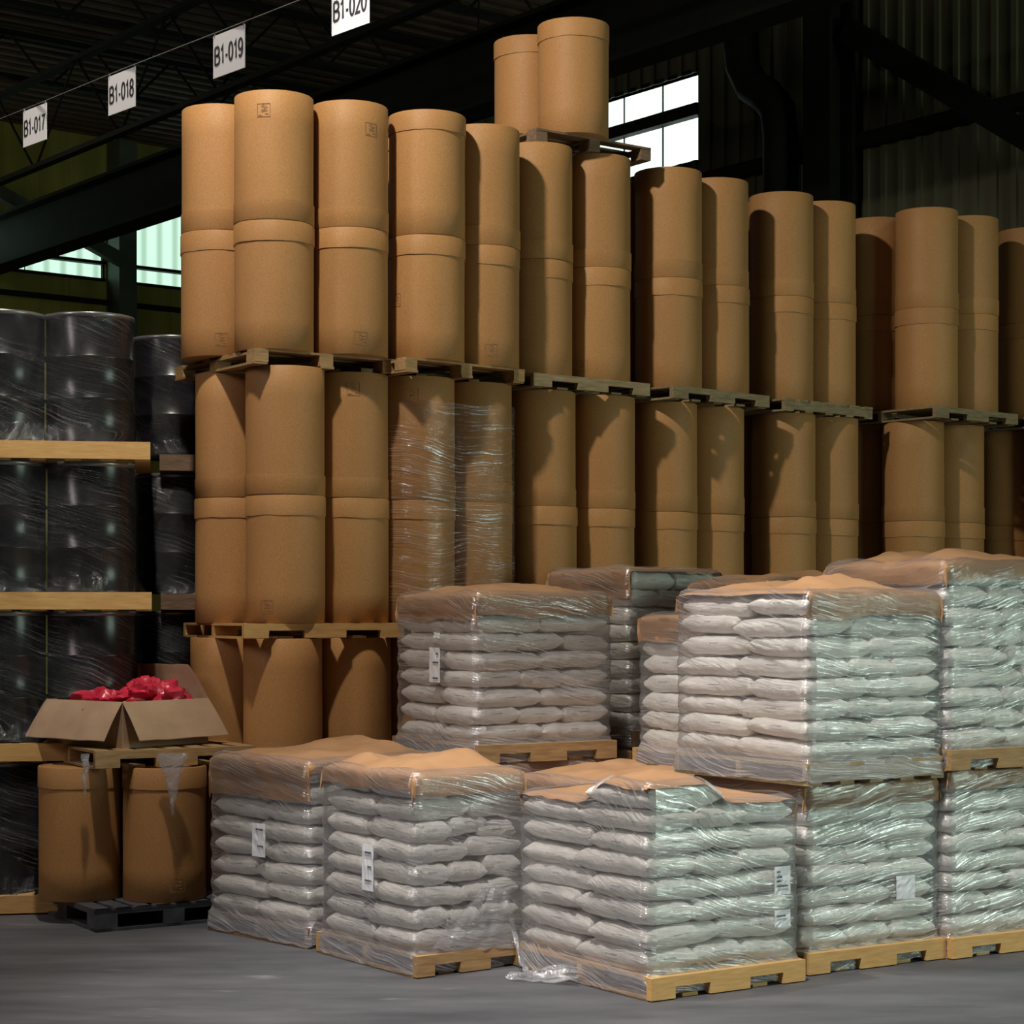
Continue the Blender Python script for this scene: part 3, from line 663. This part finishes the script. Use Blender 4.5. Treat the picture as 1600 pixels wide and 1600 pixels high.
pile = MB()      # sacks wholly hidden under other loads
ORD = ['first', 'second', 'third', 'fourth', 'fifth', 'sixth', 'seventh', 'eighth', 'ninth']
def load(name, px_, Z, thd, w_, d_, zb, nl, lh, top, seed, ph=0.12, layers=None, back=True, hidden=False, messy=0.0, drops=(0.1, 0.12), hump=0.05,
         kind='notch', pm='wood', skip_top=None, wrap=True, sheet=True, film_='film', inset=0.03, corner=None, tags=(), short=None, peak=None):
    short = short or name
    pk = None
    if peak:
        def pk(x, y):
            f = lambda t: max(0.0, min(1.0, t))
            g = f((peak[0]-x)/0.22+0.4)*f((peak[1]-y)/0.22+0.4); return peak[2]*g*g*(3-2*g)
    th = R(thd); c = corner or P(px_, Z); r = random.Random(seed)
    pallet(c, th, zb, 'wooden pallet under the %s' % name, kind, w_, d_, ph, pm, 'pallets under the white sack loads')
    u, v = uvec(th), vvec(th); zs = zb+ph; i0 = inset+0.004; W_ = w_-2*i0; D_ = d_-2*i0
    fd = 0.55; n_made = 0
    for L_ in range(nl):
        A = (L_ + seed) % 2 == 0
        spots = []     # (a, b, sa, sb)
        if A:
            for k in range(3): spots.append((W_*k/3, 0, W_/3, D_*fd))
            spots.append((0, D_*fd, W_/2, D_*(1-fd)))
        else:
            for k in range(2): spots.append((W_*k/2, 0, W_/2, D_*(1-fd)))
            spots.append((0, D_*(1-fd), W_/3, D_*fd))
        if not back: spots = spots[:-1]
        if skip_top and L_ == nl-1: spots = [s for i, s in enumerate(spots) if i in skip_top]
        for (a, b_, sa, sb) in spots:
            ca = i0+a+sa/2+r.uniform(-.010, .010); cb = i0+b_+sb/2+r.uniform(-.008, .012)
            along_b = sb > sa
            l, s_ = (sb, sa) if along_b else (sa, sb)
            jr = R(r.uniform(-2.2, 2.2)) + messy*R(r.uniform(-7, 7))*(a > W_*0.3)
            pos = c + u*ca + v*cb; zc = zs + lh*(L_+0.5) + r.uniform(-.003, .003)
            rz = th + jr + (R(90) if along_b else 0) + (math.pi if r.random() < .5 else 0)
            sc_ = ((l-0.022)/SKL, (s_-0.018)/SKW, lh/SKH*r.uniform(0.97, 1.07))
            me = SK[r.randrange(8)]
            mt = Matrix.Translation((pos.x, pos.y, zc)) @ Matrix.Rotation(rz, 4, 'Z') @ Matrix.Diagonal((*sc_, 1))
            if hidden or (layers and L_ not in layers):
                pile.add([mt @ q.co for q in me.vertices], [tuple(p.vertices) for p in me.polygons]); continue
            o = put('sack', me, None, (pos.x, pos.y, zc), rz, sc_)
            tilt = messy*R(r.uniform(-9, 9))*(a > W_*0.3)
            o.rotation_euler = (R(r.uniform(-3.0, 3.0)), R(r.uniform(-1.6, 1.6))+tilt, rz)
            ps = ('left end of left face' if b_ > 0.01 else 'near corner' if a < 0.01 else 'right end of right face' if a+sa > W_-0.02 else 'middle of right face')
            tag(o, 'white sack, %s layer up, %s, %s' % (ORD[L_], ps, short), 'sack', 'white sacks in the %s' % name)
            n_made += 1
    zt_ = zs + (nl-(1 if peak else 0))*lh
    if sheet: kraft_sheet(w_, d_, zt_, seed*2.3, drops[0], drops[1], hump, inset-0.004, 'brown paper sheet over the top of the %s' % short, (c.x, c.y, 0), th, bump=pk)
    if wrap:
        me = wrap_mesh(w_, d_, zb+0.015, zt_+0.0, zs+0.05, nl, lh, zs, seed, inset=inset, material=film_, bump=pk)
        wo = tag(put('stretch_wrap', me, None, (c.x, c.y, 0), th), 'clear stretch wrap around the %s' % name, 'plastic wrap', 'stretch wrap on the white loads')
        for (face, s0, z0, sw, sh, txt) in tags:
            mb = MB()
            g = -0.014
            def pt(s_, z_):
                return (s_, inset-0.028+g, z_) if face == 'f' else (inset-0.028+g, s_, z_)
            n = 6; vs = []; fs = []
            for i in range(n+1):
                for j in range(n+1):
                    x_, y_, z_ = pt(s0+sw*i/n, z0+sh*j/n); k = 0.004*nse(i*.7, j*.9, seed)
                    vs.append((x_-(k if face != 'f' else 0), y_-(k if face == 'f' else 0), z_))
            for i in range(n):
                for j in range(n): a = i*(n+1)+j; fs.append((a, a+n+1, a+n+2, a+1))
            mb.add(vs, fs); tg = put('paper_label', mb.mesh('paper_label', M['tag']), wo); tg['label'] = 'white printed paper label on the wrap'
            mb = MB()
            rr = random.Random(seed)
            for (fz, fw) in txt:
                x_ = s0+sw*0.12
                while x_ < s0+sw*(0.12+fw):
                    wd = rr.uniform(.004, .009)
                    a = pt(x_, z0+sh*fz); b2 = pt(x_+wd, z0+sh*fz+0.010)
                    if face == 'f': mb.box(a[0], a[1]-.0065, a[2], b2[0], a[1]-.0055, b2[2])
                    else: mb.box(a[0]-.0065, a[1], a[2], a[0]-.0055, b2[1], b2[2])
                    x_ += wd+.003
            put('print', mb.mesh('print', M['ink']), tg)
    return c, th, zt_
T1 = (('f', 0.85, 0.52, 0.12, 0.16, ((.75, .2), (.55, .3), (.38, .25), (.2, .6))),)
c1_, t1_, z1_ = load('front load nearest the camera', 1010, 10.06, 33.5, 1.03, 1.17, 0, 8, 0.119, 1, 4, drops=(0.015, 0.02), hump=0.035, pm='wood_new', skip_top=(0,), peak=(0.5, 0.5, 0.115), short='load nearest the camera',
     tags=(('f', 0.84, 0.47, 0.11, 0.15, ((.78, .15), (.6, .28), (.45, .2), (.28, .62))), ('f', 0.84, 0.30, 0.11, 0.09, ((.6, .5),))))
c2_, t2_, z2_ = load('front load left of centre with a loose film tail', 645, 10.70, 36, 0.77, 0.98, 0, 8, 0.118, 1, 7, messy=1.0, short='front load with film tail', drops=(0.13, 0.10), hump=0.10,
     tags=(('l', 0.38, 0.42, 0.12, 0.26, ((.8, .5), (.5, .3), (.2, .5))),), pm='wood')
load('leftmost load beside the black plastic pallet', 482, 11.6, 44, 1.1, 1.0, 0, 8, 0.118, 1, 12, short='leftmost white load', drops=(0.06, 0.24), hump=0.06, kind='solid', pm='wood_dark',
     tags=(('l', 0.40, 0.5, 0.13, 0.20, ((.8, .5), (.3, .4))),))
load('raised load at centre in front of the wrapped drums', 742, 12.2, 31, 1.02, 1.05, 1.03, 8, 0.113, 1, 5, short='raised centre load', drops=(0.14, 0.17), hump=0.05, pm='wood',
     tags=(('l', 0.42, 1.52, 0.14, 0.22, ((.8, .2), (.55, .5), (.1, .5))), ('l', 0.42, 1.80, 0.08, 0.035, ())))
load('low load under the raised centre load', 742, 12.2, 31, 1.02, 1.05, 0, 8, 0.113, 1, 6, hidden=True, drops=(0.1, 0.1), hump=0.0)
load('low load with a creased paper top behind the front load', 930, 11.57, 33, 1.02, 0.93, 0, 7, 0.117, 1, 9, short='creased low load', layers=(5, 6), drops=(0.16, 0.15), hump=0.06, back=False)
load('floor load under the big raised load', 1256, 10.78, 32, 1.01, 1.0, 0, 8, 0.112, 1, 8, short='floor load under big load', drops=(0.15, 0.08), hump=0.0, pm='wood_new', back=False, film_='film_b',
     tags=(('f', 0.66, 0.36, 0.14, 0.13, ()),))
load('big raised load right of centre', 1262, 10.68, 34, 1.03, 1.14, 1.03, 8, 0.113, 1, 10, short='big raised load', drops=(0.14, 0.02), hump=0.06, pm='wood_grey', kind='solid')
load('floor load at the right edge', 1480, 11.28, 31, 1.02, 1.0, 0, 8, 0.116, 1, 3, short='rightmost floor load', drops=(0.11, 0.08), hump=0.0, pm='wood_new', back=False, film_='film_b')
load('raised load at the right edge', 1478, 11.25, 33, 1.02, 1.04, 1.065, 9, 0.116, 1, 11, short='rightmost raised load', drops=(0.10, 0.13), hump=0.07, pm='wood', film_='film_b')
load('raised load behind centre with a grey-brown top', 985, 13.35, 42, 0.93, 0.83, 1.05, 9, 0.118, 1, 13, short='raised load behind centre', drops=(0.02, 0.20), hump=0.02, pm='wood_dark',
     tags=(('l', 0.30, 2.05, 0.12, 0.03, ()),))
load('low load under the one behind centre', 985, 13.35, 42, 0.93, 0.83, 0, 8, 0.114, 1, 14, hidden=True, hump=0.0)
load('narrow load glimpsed between the raised loads', 1128, 11.93, 36, 0.80, 0.80, 0.99, 7, 0.116, 1, 15, short='narrow load between', drops=(0.15, 0.17), hump=0.0, pm='wood')
load('raised load glimpsed as a brown strip behind', 1200, 12.75, 36, 0.86, 0.80, 1.05, 8, 0.122, 1, 16, short='brown strip load behind', layers=(6, 7), drops=(0.10, 0.16), hump=0.04, back=False)
load('low load under the brown strip behind', 1200, 12.75, 36, 0.86, 0.80, 0, 8, 0.114, 1, 17, hidden=True, hump=0.0)
tag(put('sack_pile', pile.mesh('sack_pile', M['sack'], 70)), 'white sacks packed out of sight in the low loads', 'sacks', kind='stuff')

# loose film tail between the two front loads
def sheet_mesh(p00, p10, p11, p01, nx, ny, amp, seed, sag=0.0, thick=False):
    vs = []; uv = []; fs = []
    p00, p10, p11, p01 = map(Vector, (p00, p10, p11, p01))
    for i in range(nx+1):
        for j in range(ny+1):
            a, b_ = i/nx, j/ny
            q = (p00*(1-a)+p10*a)*(1-b_) + (p01*(1-a)+p11*a)*b_
            q = q + Vector((nse(a*7+seed, b_*3), nse(a*9, b_*3+seed), nse(a*8, b_*4, seed)))*amp
            q.z -= sag*math.sin(math.pi*b_)
            q.z = max(q.z, 0.006)
            vs.append(q); uv.append((a*0.6, b_*1.0))
    for i in range(nx):
        for j in range(ny): k = i*(ny+1)+j; fs.append((k, k+ny+1, k+ny+2, k+1))
    return vs, fs, uv
u2, v2 = uvec(R(36)), vvec(R(36)); c2v = Vector((c2_.x, c2_.y, 0))
mb = MB()
vs, fs, uv = sheet_mesh(c2v+u2*0.10-v2*0.03+Vector((0, 0, .14)), c2v+u2*0.68-v2*0.05+Vector((0, 0, .10)), c2v+u2*0.62-v2*0.015+Vector((0, 0, .42)), c2v+u2*0.45-v2*0.012+Vector((0, 0, .46)), 24, 16, 0.02, 3)
mb.add(vs, fs); UV = list(uv)
vs, fs, uv = sheet_mesh(c2v+u2*0.60-v2*0.05+Vector((0, 0, .30)), c2v+u2*0.66-v2*0.10+Vector((0, 0, .06)), P(835, 10.62)+Vector((0, 0, .02)), P(818, 10.75)+Vector((0, 0, .05)), 12, 24, 0.022, 8, sag=0.05)
mb.add(vs, fs); UV += uv
vs, fs, uv = sheet_mesh(P(795, 10.78)+Vector((0, 0, .01)), P(790, 10.62)+Vector((0, 0, .01)), P(905, 10.45)+Vector((0, 0, .02)), P(900, 10.62)+Vector((0, 0, .08)), 16, 30, 0.03, 5)
mb.add(vs, fs); UV += uv
tag(put('loose_film', mb.mesh('loose_film', M['film_thick'], 60, UV)), 'loose clear film tail trailing on the floor between the two front loads', 'plastic film')

# ------------------------------------------------------------ black steel drums in wrap, left
SR, SH = 0.288, 0.86
prof = [(SR-0.02, 0.015), (SR+0.004, 0.0), (SR+0.006, 0.012), (SR, 0.022), (SR, 0.275), (SR+0.008, 0.285), (SR+0.009, 0.292), (SR+0.008, 0.299), (SR, 0.31),
        (SR, 0.55), (SR+0.008, 0.56), (SR+0.009, 0.567), (SR+0.008, 0.574), (SR, 0.585), (SR, SH-0.02)]
mb = MB(); mb.lathe(prof, 56); SB = mb.mesh('body', M['steel_black'], 50)
mb = MB(); mb.lathe([(SR, SH-0.03), (SR+0.008, SH-0.02), (SR+0.010, SH-0.006), (SR+0.005, SH), (SR-0.004, SH), (SR-0.008, SH-0.012), (SR-0.02, SH-0.018)], 56)
M['rim'] = simple('worn_grey_rim', (0.16, 0.16, 0.17), (0.3, 0.3, 0.3), 0.3, 6, metallic=0.7)
SRIM = mb.mesh('lid_ring', M['rim'], 50)
def drum_wrap(cs, z0, z1, seed, label, group, flare=0.0, material='film_dark', ex=0.012, rad=SR, zl=0.0, pw=0.55):
    """convex hull outline around circles cs"""
    n = 120; cen = sum((Vector(c) for c in cs), Vector((0, 0)))/len(cs); nz = 44
    outl = []
    for i in range(n):
        a = 2*math.pi*i/n; d = Vector((math.cos(a), math.sin(a)))
        c = max(cs, key=lambda q: d.dot(Vector(q))); outl.append((Vector(c), d))
    pts = []
    for i in range(n):      # insert straight runs where the supporting circle changes
        c, d = outl[i]; c2, d2 = outl[(i+1) % n]
        pts.append((c, d, 0))
        if (c2-c).length > 1e-4:
            m_ = 14
            for k in range(1, m_): pts.append((c+(c2-c)*k/m_, d, math.sin(math.pi*k/m_)))
    n = len(pts); vs = []; uv = []; fs = []
    for j in range(nz+1):
        z = z0+(z1-z0)*j/nz; s = 0; prev = None
        fl = flare*max(0, 1-(z-z0)/0.16)**1.6
        for i in range(n+1):
            c, d, st = pts[i % n]
            q = c + d*(rad+ex+fl + 0.006*nse(i*0.13+seed, z*7, seed)+0.004*nse(i*.5, z*22, seed) - 0.02*st*(0.5+nse(z*5, seed)))
            if prev is not None: s += (q-prev).length
            prev = q
            vs.append((q.x, q.y, z + (0.03*nse(i*.21, seed) if j in (0, nz) else 0))); uv.append((s, z))
    for j in range(nz):
        for i in range(n): a = j*(n+1)+i; fs.append((a, a+1, a+n+2, a+n+1))
    mb = MB(); mb.add(vs, fs)
    return tag(put('stretch_wrap', mb.mesh('stretch_wrap', M[material], 60, uv)), label, 'plastic wrap', group)
lv = {0: 'bottom', 1: 'second', 2: 'third', 3: 'top'}
BL = 0.985; BP = 0.125
def black_stack(cx_px, Z, which, th, cols, pw, pd, mats_):
    c = P(cx_px, Z); u, v = uvec(th), vvec(th)
    for L_ in range(4):
        z0 = L_*BL; rr = Vector((rnd.uniform(-.01, .01), rnd.uniform(-.01, .01), 0))
        cc = c+rr - u*pw - v*0.05
        pallet(cc, th+R(rnd.uniform(-.6, .6)), z0, '%s wooden pallet under the %s layer of the %s black drum stack' % ('brown' if mats_ == 'wood_dark' else 'fresh yellow', lv[L_], which), 'faced', pw, pd, BP, mats_, 'pallets in the black drum stacks')
        cs = []
        for k, (a, b_) in enumerate(cols):
            p = c + rr - u*a + v*b_; cs.append((p.x, p.y))
            t = empty('steel_drum', (p.x, p.y, z0+BP), rnd.uniform(0, 6), 'black steel drum, %s of its layer, %s layer of the %s black drum stack' % (('right one', 'left one', 'rear one')[k], lv[L_], which), 'drum', 'black steel drums of the %s stack' % which)
            put('body', SB, t); put('lid_ring', SRIM, t)
        drum_wrap(cs, z0+BP-0.005, z0+BP+SH-0.022, 3.3*L_+cx_px*.01, 'clear wrap around the %s layer of the %s black drum stack' % (lv[L_], which), 'stretch wrap on the black drums', flare=0.07)
black_stack(236, 13.15, 'front', R(10), ((0.40, 0.30), (0.985, 0.28), (0.42, 0.90)), 1.0, 1.2, 'wood_new')
black_stack(306, 14.20, 'rear', R(9), ((0.16, 0.30), ), 0.25, 0.9, 'wood_dark')

# wrap on the second stack, middle tier
key_, thd, tiers = STK[1][0], STK[1][1], STK[1][2]
c = P(*tiers[2]); u, v = uvec(R(thd)), vvec(R(thd))
cs = [((c+o_).x, (c+o_).y) for o_ in (Vector((0,0,0)), u*0.535, v*0.535, (u+v)*0.535)]
drum_wrap(cs, TIER+PAL+0.02, TIER+PAL+1.52, 6.6, 'thin clear wrap around the middle tier of the second drum stack', 'stretch wrap on fibre drums', material='film_thin', ex=0.012, rad=DR+0.006)

# ------------------------------------------------------------ bottom left: black pallet, drums, pallet, carton
th = R(32); c0 = P(150, 12.2)
t = empty('plastic_pallet', (c0.x, c0.y, 0), th, 'black plastic pallet on the floor at bottom left', 'pallet')
mb = MB(); Wp, Dp, Hp = 1.02, 1.22, 0.14
mb.box(0, 0, Hp-0.03, Wp, 0.03, Hp)
k = 0
mb.box(0, 0, Hp-0.035, Wp, Dp, Hp-0.012)
for i in range(8):
    x = i*(Wp-0.1)/7; mb.box(x, 0, Hp-0.012, x+0.1, Dp, Hp)
put('top_deck', mb.mesh('top_deck', M['black_plastic']), t)
for a in (0, Wp/2-0.07, Wp-0.14):
    for b_ in (0, Dp/2-0.08, Dp-0.16):
        mb = MB(); mb.add([(a, b_, 0.02), (a+.14, b_, 0.02), (a+.14, b_+.16, 0.02), (a, b_+.16, 0.02), (a, b_, Hp-.035), (a+.14, b_, Hp-.035), (a+.14, b_+.16, Hp-.035), (a, b_+.16, Hp-.035)],
                          [(0,3,2,1),(4,5,6,7),(0,1,5,4),(1,2,6,5),(2,3,7,6),(3,0,4,7)])
        put('foot_block', mb.mesh('foot_block', M['black_plastic']), t)
mb = MB()
for a in (0, Wp/2-0.05, Wp-0.1): mb.box(a, 0, 0, a+0.1, Dp, 0.02)
for b_ in (0, Dp-0.1): mb.box(0, b_, 0, Wp, b_+0.1, 0.02)
put('bottom_runner', mb.mesh('bottom_runner', M['black_plastic']), t)
M['pink_board'] = simple('pale_slip_board', (0.30, 0.22, 0.19), (0.38, 0.28, 0.24), 0.7, 5)
pb = P(338, 12.98); mb = MB(); mb.box(-0.25, -0.02, 0, 0.32, 0.5, 0.006)
tag(put('slip_board', mb.mesh('slip_board', M['pink_board']), None, (pb.x, pb.y, 0.141), R(32)), 'pale slip board lying on the right end of the black plastic pallet', 'board')
dp = [P(126, 12.77), P(257, 12.74), P(372, 13.25)]
labs = ['short fibre drum under the open carton, left of the pair', 'short fibre drum under the open carton, right of the pair', 'fibre drum behind the pair under the open carton, mostly hidden']
for p, l_ in zip(dp, labs):
    fibre_drum(p.x, p.y, Hp, l_, 0, {1: (-62, 0, 0)}.get(labs.index(l_)), 'fibre drums on the black plastic pallet')
zc = Hp+DH
cp = P(146, 12.42)
pallet(cp, R(29), zc, 'worn wooden pallet lying on the low fibre drums under the carton', 'notch', 1.06, 1.06, 0.115, 'wood', 'pallets at bottom left')
# carton
zb = zc+0.115; bh = 0.29; bw = 0.74; th = R(52)
cc = P(191, 12.62)
t = empty('open_carton', (cc.x, cc.y, zb), th, 'open brown carton full of red plastic on the low pallet', 'carton')
mb = MB(); e = 0.006
mb.box(0, 0, 0, bw, e, bh); mb.box(0, e, 0, e, bw, bh); mb.box(bw-e, e, 0, bw, bw, bh); mb.box(e, bw-e, 0, bw-e, bw, bh); mb.box(e, e, 0, bw-e, bw-e, e)
put('carton_body', mb.mesh('carton_body', M['carton']), t)
def flap(p0, p1, out, ln, dropz, skew0=0.0, skew1=0.0, name='flap'):
    p0, p1, out = Vector(p0), Vector(p1), Vector(out); d = (p1-p0).normalized(); n = 10; m_ = 6; vs = []; fs = []
    nrm = None
    for th_ in (0, 0.005):
        for i in range(n+1):
            for j in range(m_+1):
                f = j/m_; q = p0.lerp(p1, i/n) + out*(ln*f) + Vector((0, 0, -dropz*f + 0.010*math.sin(f*math.pi))) - d*skew0*f*(1-i/n) + d*skew1*f*(i/n)
                q += Vector((0, 0, 0.006*nse(i*.5, j*.6)))*f + Vector((0, 0, th_)); vs.append(q)
    k = (n+1)*(m_+1)
    for i in range(n):
        for j in range(m_): a = i*(m_+1)+j; fs.append((a, a+1, a+m_+2, a+m_+1)); fs.append((a+k, a+k+m_+1, a+k+m_+2, a+k+1))
    for i in range(n):
        for j in (0, m_): a = i*(m_+1)+j; fs.append((a, a+m_+1, a+m_+1+k, a+k))
    for j in range(m_):
        for i in (0, n): a = i*(m_+1)+j; fs.append((a, a+1, a+1+k, a+k))
    mb = MB(); mb.add(vs, fs); put(name, mb.mesh(name, M['carton']), t)
flap((0, 0, bh), (bw, 0, bh), (0, -1, 0), 0.13, 0.24, -0.03, 0.06)      # front right
flap((0, 0, bh), (0, bw, bh), (-1, 0, 0), 0.13, 0.24, -0.02, 0.06)        # front left
flap((0, bw, bh), (bw, bw, bh), (0, 1, 0), 0.10, 0.10, 0.0, 0.0)       # back, standing up
flap((bw, 0, bh), (bw, bw, bh), (-1, 0, 0), 0.03, -0.22, -0.16, -0.05)
# tape patch on the right flap
# red plastic bags
def crumple(name, cx_, cy_, cz, rx, ry, rz_, seed, label):
    n, m_ = 72, 36; vs = []; fs = []
    for j in range(m_+1):
        ph = math.pi*j/m_
        for i in range(n):
            a = 2*math.pi*i/n; d = Vector((math.sin(ph)*math.cos(a), math.sin(ph)*math.sin(a), math.cos(ph)))
            k = 1 + 0.30*nse(d.x*2+seed, d.y*2, d.z*2) - 0.75*abs(nse(d.x*2.1+seed, d.y*2.1, d.z*2.1+seed)) - 0.10*abs(nse(d.x*6, d.y*6+seed, d.z*6)) + 0.20
            vs.append((cx_+d.x*rx*k, cy_+d.y*ry*k, cz+d.z*rz_*k))
    for j in range(m_):
        for i in range(n): b_ = (i+1) % n; fs.append((j*n+i, (j+1)*n+i, (j+1)*n+b_, j*n+b_))
    mb = MB(); mb.add(vs, fs); o = put(name, mb.mesh(name, M['red_plastic'], 28), None, (cc.x, cc.y, zb), th)
    return tag(o, label, 'plastic bag', 'red plastic bags in the carton')
crumple('plastic_bag', 0.46, 0.20, 0.26, 0.25, 0.18, 0.15, 2.2, 'crumpled red plastic bag rising highest at the right of the open carton')
crumple('plastic_bag', 0.22, 0.42, 0.25, 0.20, 0.24, 0.10, 5.7, 'lower crumpled red plastic bag at the left of the open carton')
crumple('plastic_bag', 0.52, 0.48, 0.25, 0.18, 0.20, 0.13, 9.1, 'crumpled red plastic bag at the back of the open carton')
# plastic scraps hanging from the pallet
def rag(px_, Z, ztop, ln, w0, seed, label):
    vs = []; uv = []; fs = []; n, m_ = 10, 22; p = P(px_, Z)
    for j in range(m_+1):
        f = j/m_; ww = w0*(1-f)**1.6 + 0.022*(1-f*0.7)
        for i in range(n+1):
            a = 2*math.pi*i/n
            vs.append((p.x + 0.02*nse(f*4, seed) + ww*math.cos(a)*(1+.3*nse(i, f*6, seed)), p.y-0.012 + 0.014*math.sin(a)*(1+nse(i*2, f*5, seed)), ztop-ln*f+0.01*nse(i*.9, seed)))
            uv.append((a*0.1, f*0.3))
    for j in range(m_):
        for i in range(n): a = j*(n+1)+i; fs.append((a, a+1, a+n+2, a+n+1))
    mb = MB(); mb.add(vs, fs)
    tag(put('film_scrap', mb.mesh('film_scrap', M['film_thick'], 60, uv)), label, 'plastic film', 'film scraps hanging off the low pallet')
rag(134, 12.38, zc+0.10, 0.25, 0.006, 2, 'thin scrap of clear film hanging left below the open carton')
rag(270, 12.40, zc+0.10, 0.38, 0.075, 6, 'wide gathered scrap of clear film hanging right below the open carton')

# ------------------------------------------------------------ hanging signs
SW, SHt = 0.285, 0.214
def arc(cx_, cy_, rx, ry, a0, a1, n=14):
    return [(cx_+rx*math.cos(R(a0+(a1-a0)*i/n)), cy_+ry*math.sin(R(a0+(a1-a0)*i/n))) for i in range(n+1)]
GL = {'B': (0.66, [[(0, 0), (0, 1)], [(0, 1), (.34, 1)] + arc(.34, .76, .24, .24, 90, -90) + [(0, .52)], [(0, .52), (.36, .52)] + arc(.36, .26, .28, .26, 90, -90) + [(0, 0)]]),
      '1': (0.50, [[(.06, .76), (.18, .84), (.30, 1.0), (.30, 0)]]),
      '-': (0.34, [[(.02, .36), (.30, .36)]]),
      '0': (0.56, [arc(.27, .5, .26, .5, 0, 360, 28)]),
      '7': (0.56, [[(0, .97), (.53, .97), (.36, .62), (.24, .30), (.20, 0)]]),
      '8': (0.56, [arc(.27, .76, .23, .24, 0, 360, 24), arc(.27, .26, .27, .26, 0, 360, 24)]),
      '9': (0.56, [arc(.27, .69, .26, .31, 0, 360, 24), arc(.22, .44, .31, .44, 20, -95, 12) + [(.05, .12)]]),
      '2': (0.56, [arc(.26, .73, .25, .27, 170, -35, 14) + [(.02, .02), (.54, .02)]])}
def lettering(txt, wid, hgt, stroke):
    adv = 0.16; tot = sum(GL[c][0] for c in txt) + adv*(len(txt)-1); k = (wid-stroke)/tot; x = -wid/2+stroke/2; mb = MB(); h_ = stroke/2
    def quad(pts):
        n_ = len(pts); mb.add([(p[0], 0, p[1]) for p in pts]+[(p[0], 0.0012, p[1]) for p in pts], [tuple(range(n_)), tuple(range(n_, 2*n_))[::-1]]+[(i, n_+i, n_+(i+1)%n_, (i+1)%n_) for i in range(n_)])
    for c in txt:
        for st in GL[c][1]:
            pts = [Vector((x+p[0]*k, -hgt/2+stroke/2+p[1]*(hgt-stroke))) for p in st]
            closed = (pts[0]-pts[-1]).length < 1e-5; off = []
            for i, p in enumerate(pts):
                a_ = pts[i-1] if i else (pts[-2] if closed else None); b2 = pts[i+1] if i < len(pts)-1 else (pts[1] if closed else None)
                d0 = (p-a_).normalized() if a_ is not None else (b2-p).normalized(); d1 = (b2-p).normalized() if b2 is not None else d0
                n0 = Vector((-d0.y, d0.x)); n1 = Vector((-d1.y, d1.x)); m2 = (n0+n1); m2 = m2.normalized() if m2.length > .2 else n0
                m2 = m2/max(.5, m2.dot(n0)); off.append((p+m2*h_, p-m2*h_))
            for (a1, a2), (b1, b2) in zip(off, off[1:]): quad([a1, b1, b2, a2])
        x += (GL[c][0]+adv)*k
    return mb.mesh('lettering', M['ink'])
d = Vector((0.66, -0.751, 0)).normalized()     # along the cable, towards the camera
spots = [('B1-017', 54.5, 196, 11.8), ('B1-018', 190.5, 143, 10.85), ('B1-019', 358, 81, 9.98), ('B1-020', 547.5, 10, 9.15)]
rz = math.atan2(d.y, d.x)
tops = []
for txt, px_, py_, Z in spots:
    p = P(px_, Z); z = H+(955-py_)/(F/Z)
    t = empty('hanging_sign', (p.x, p.y, z), rz, 'white hanging sign reading %s' % txt, 'sign', 'white numbered signs on the cable')
    mb = MB(); mb.box(-SW/2, -0.002, -SHt/2, SW/2, 0.002, SHt/2); put('sign_board', mb.mesh('sign_board', M['sign_white']), t)
    put('lettering', lettering(txt, 0.262, 0.100, 0.0135), t, (0, -0.0030, 0))
    for sx_ in (-1, 1):
        mb = MB(); mb.bar((sx_*(SW/2-.012), 0, SHt/2-.01), (sx_*(SW/2-.012), 0, SHt/2+.016), 0.004, 6); put('clip', mb.mesh('clip', M['cable']), t)
    tops.append(Vector((p.x, p.y, z+SHt/2+0.014)))
mb = MB()
a = tops[0] + (tops[0]-tops[-1])*1.2; b_ = tops[-1] + (tops[-1]-tops[0])*0.9
ch = [a]+tops+[b_]
for p, q in zip(ch, ch[1:]): mb.bar(p, q, 0.0024, 6)
tag(put('sign_cable', mb.mesh('sign_cable', M['cable'])), 'thin grey cable carrying the white numbered signs', 'cable')
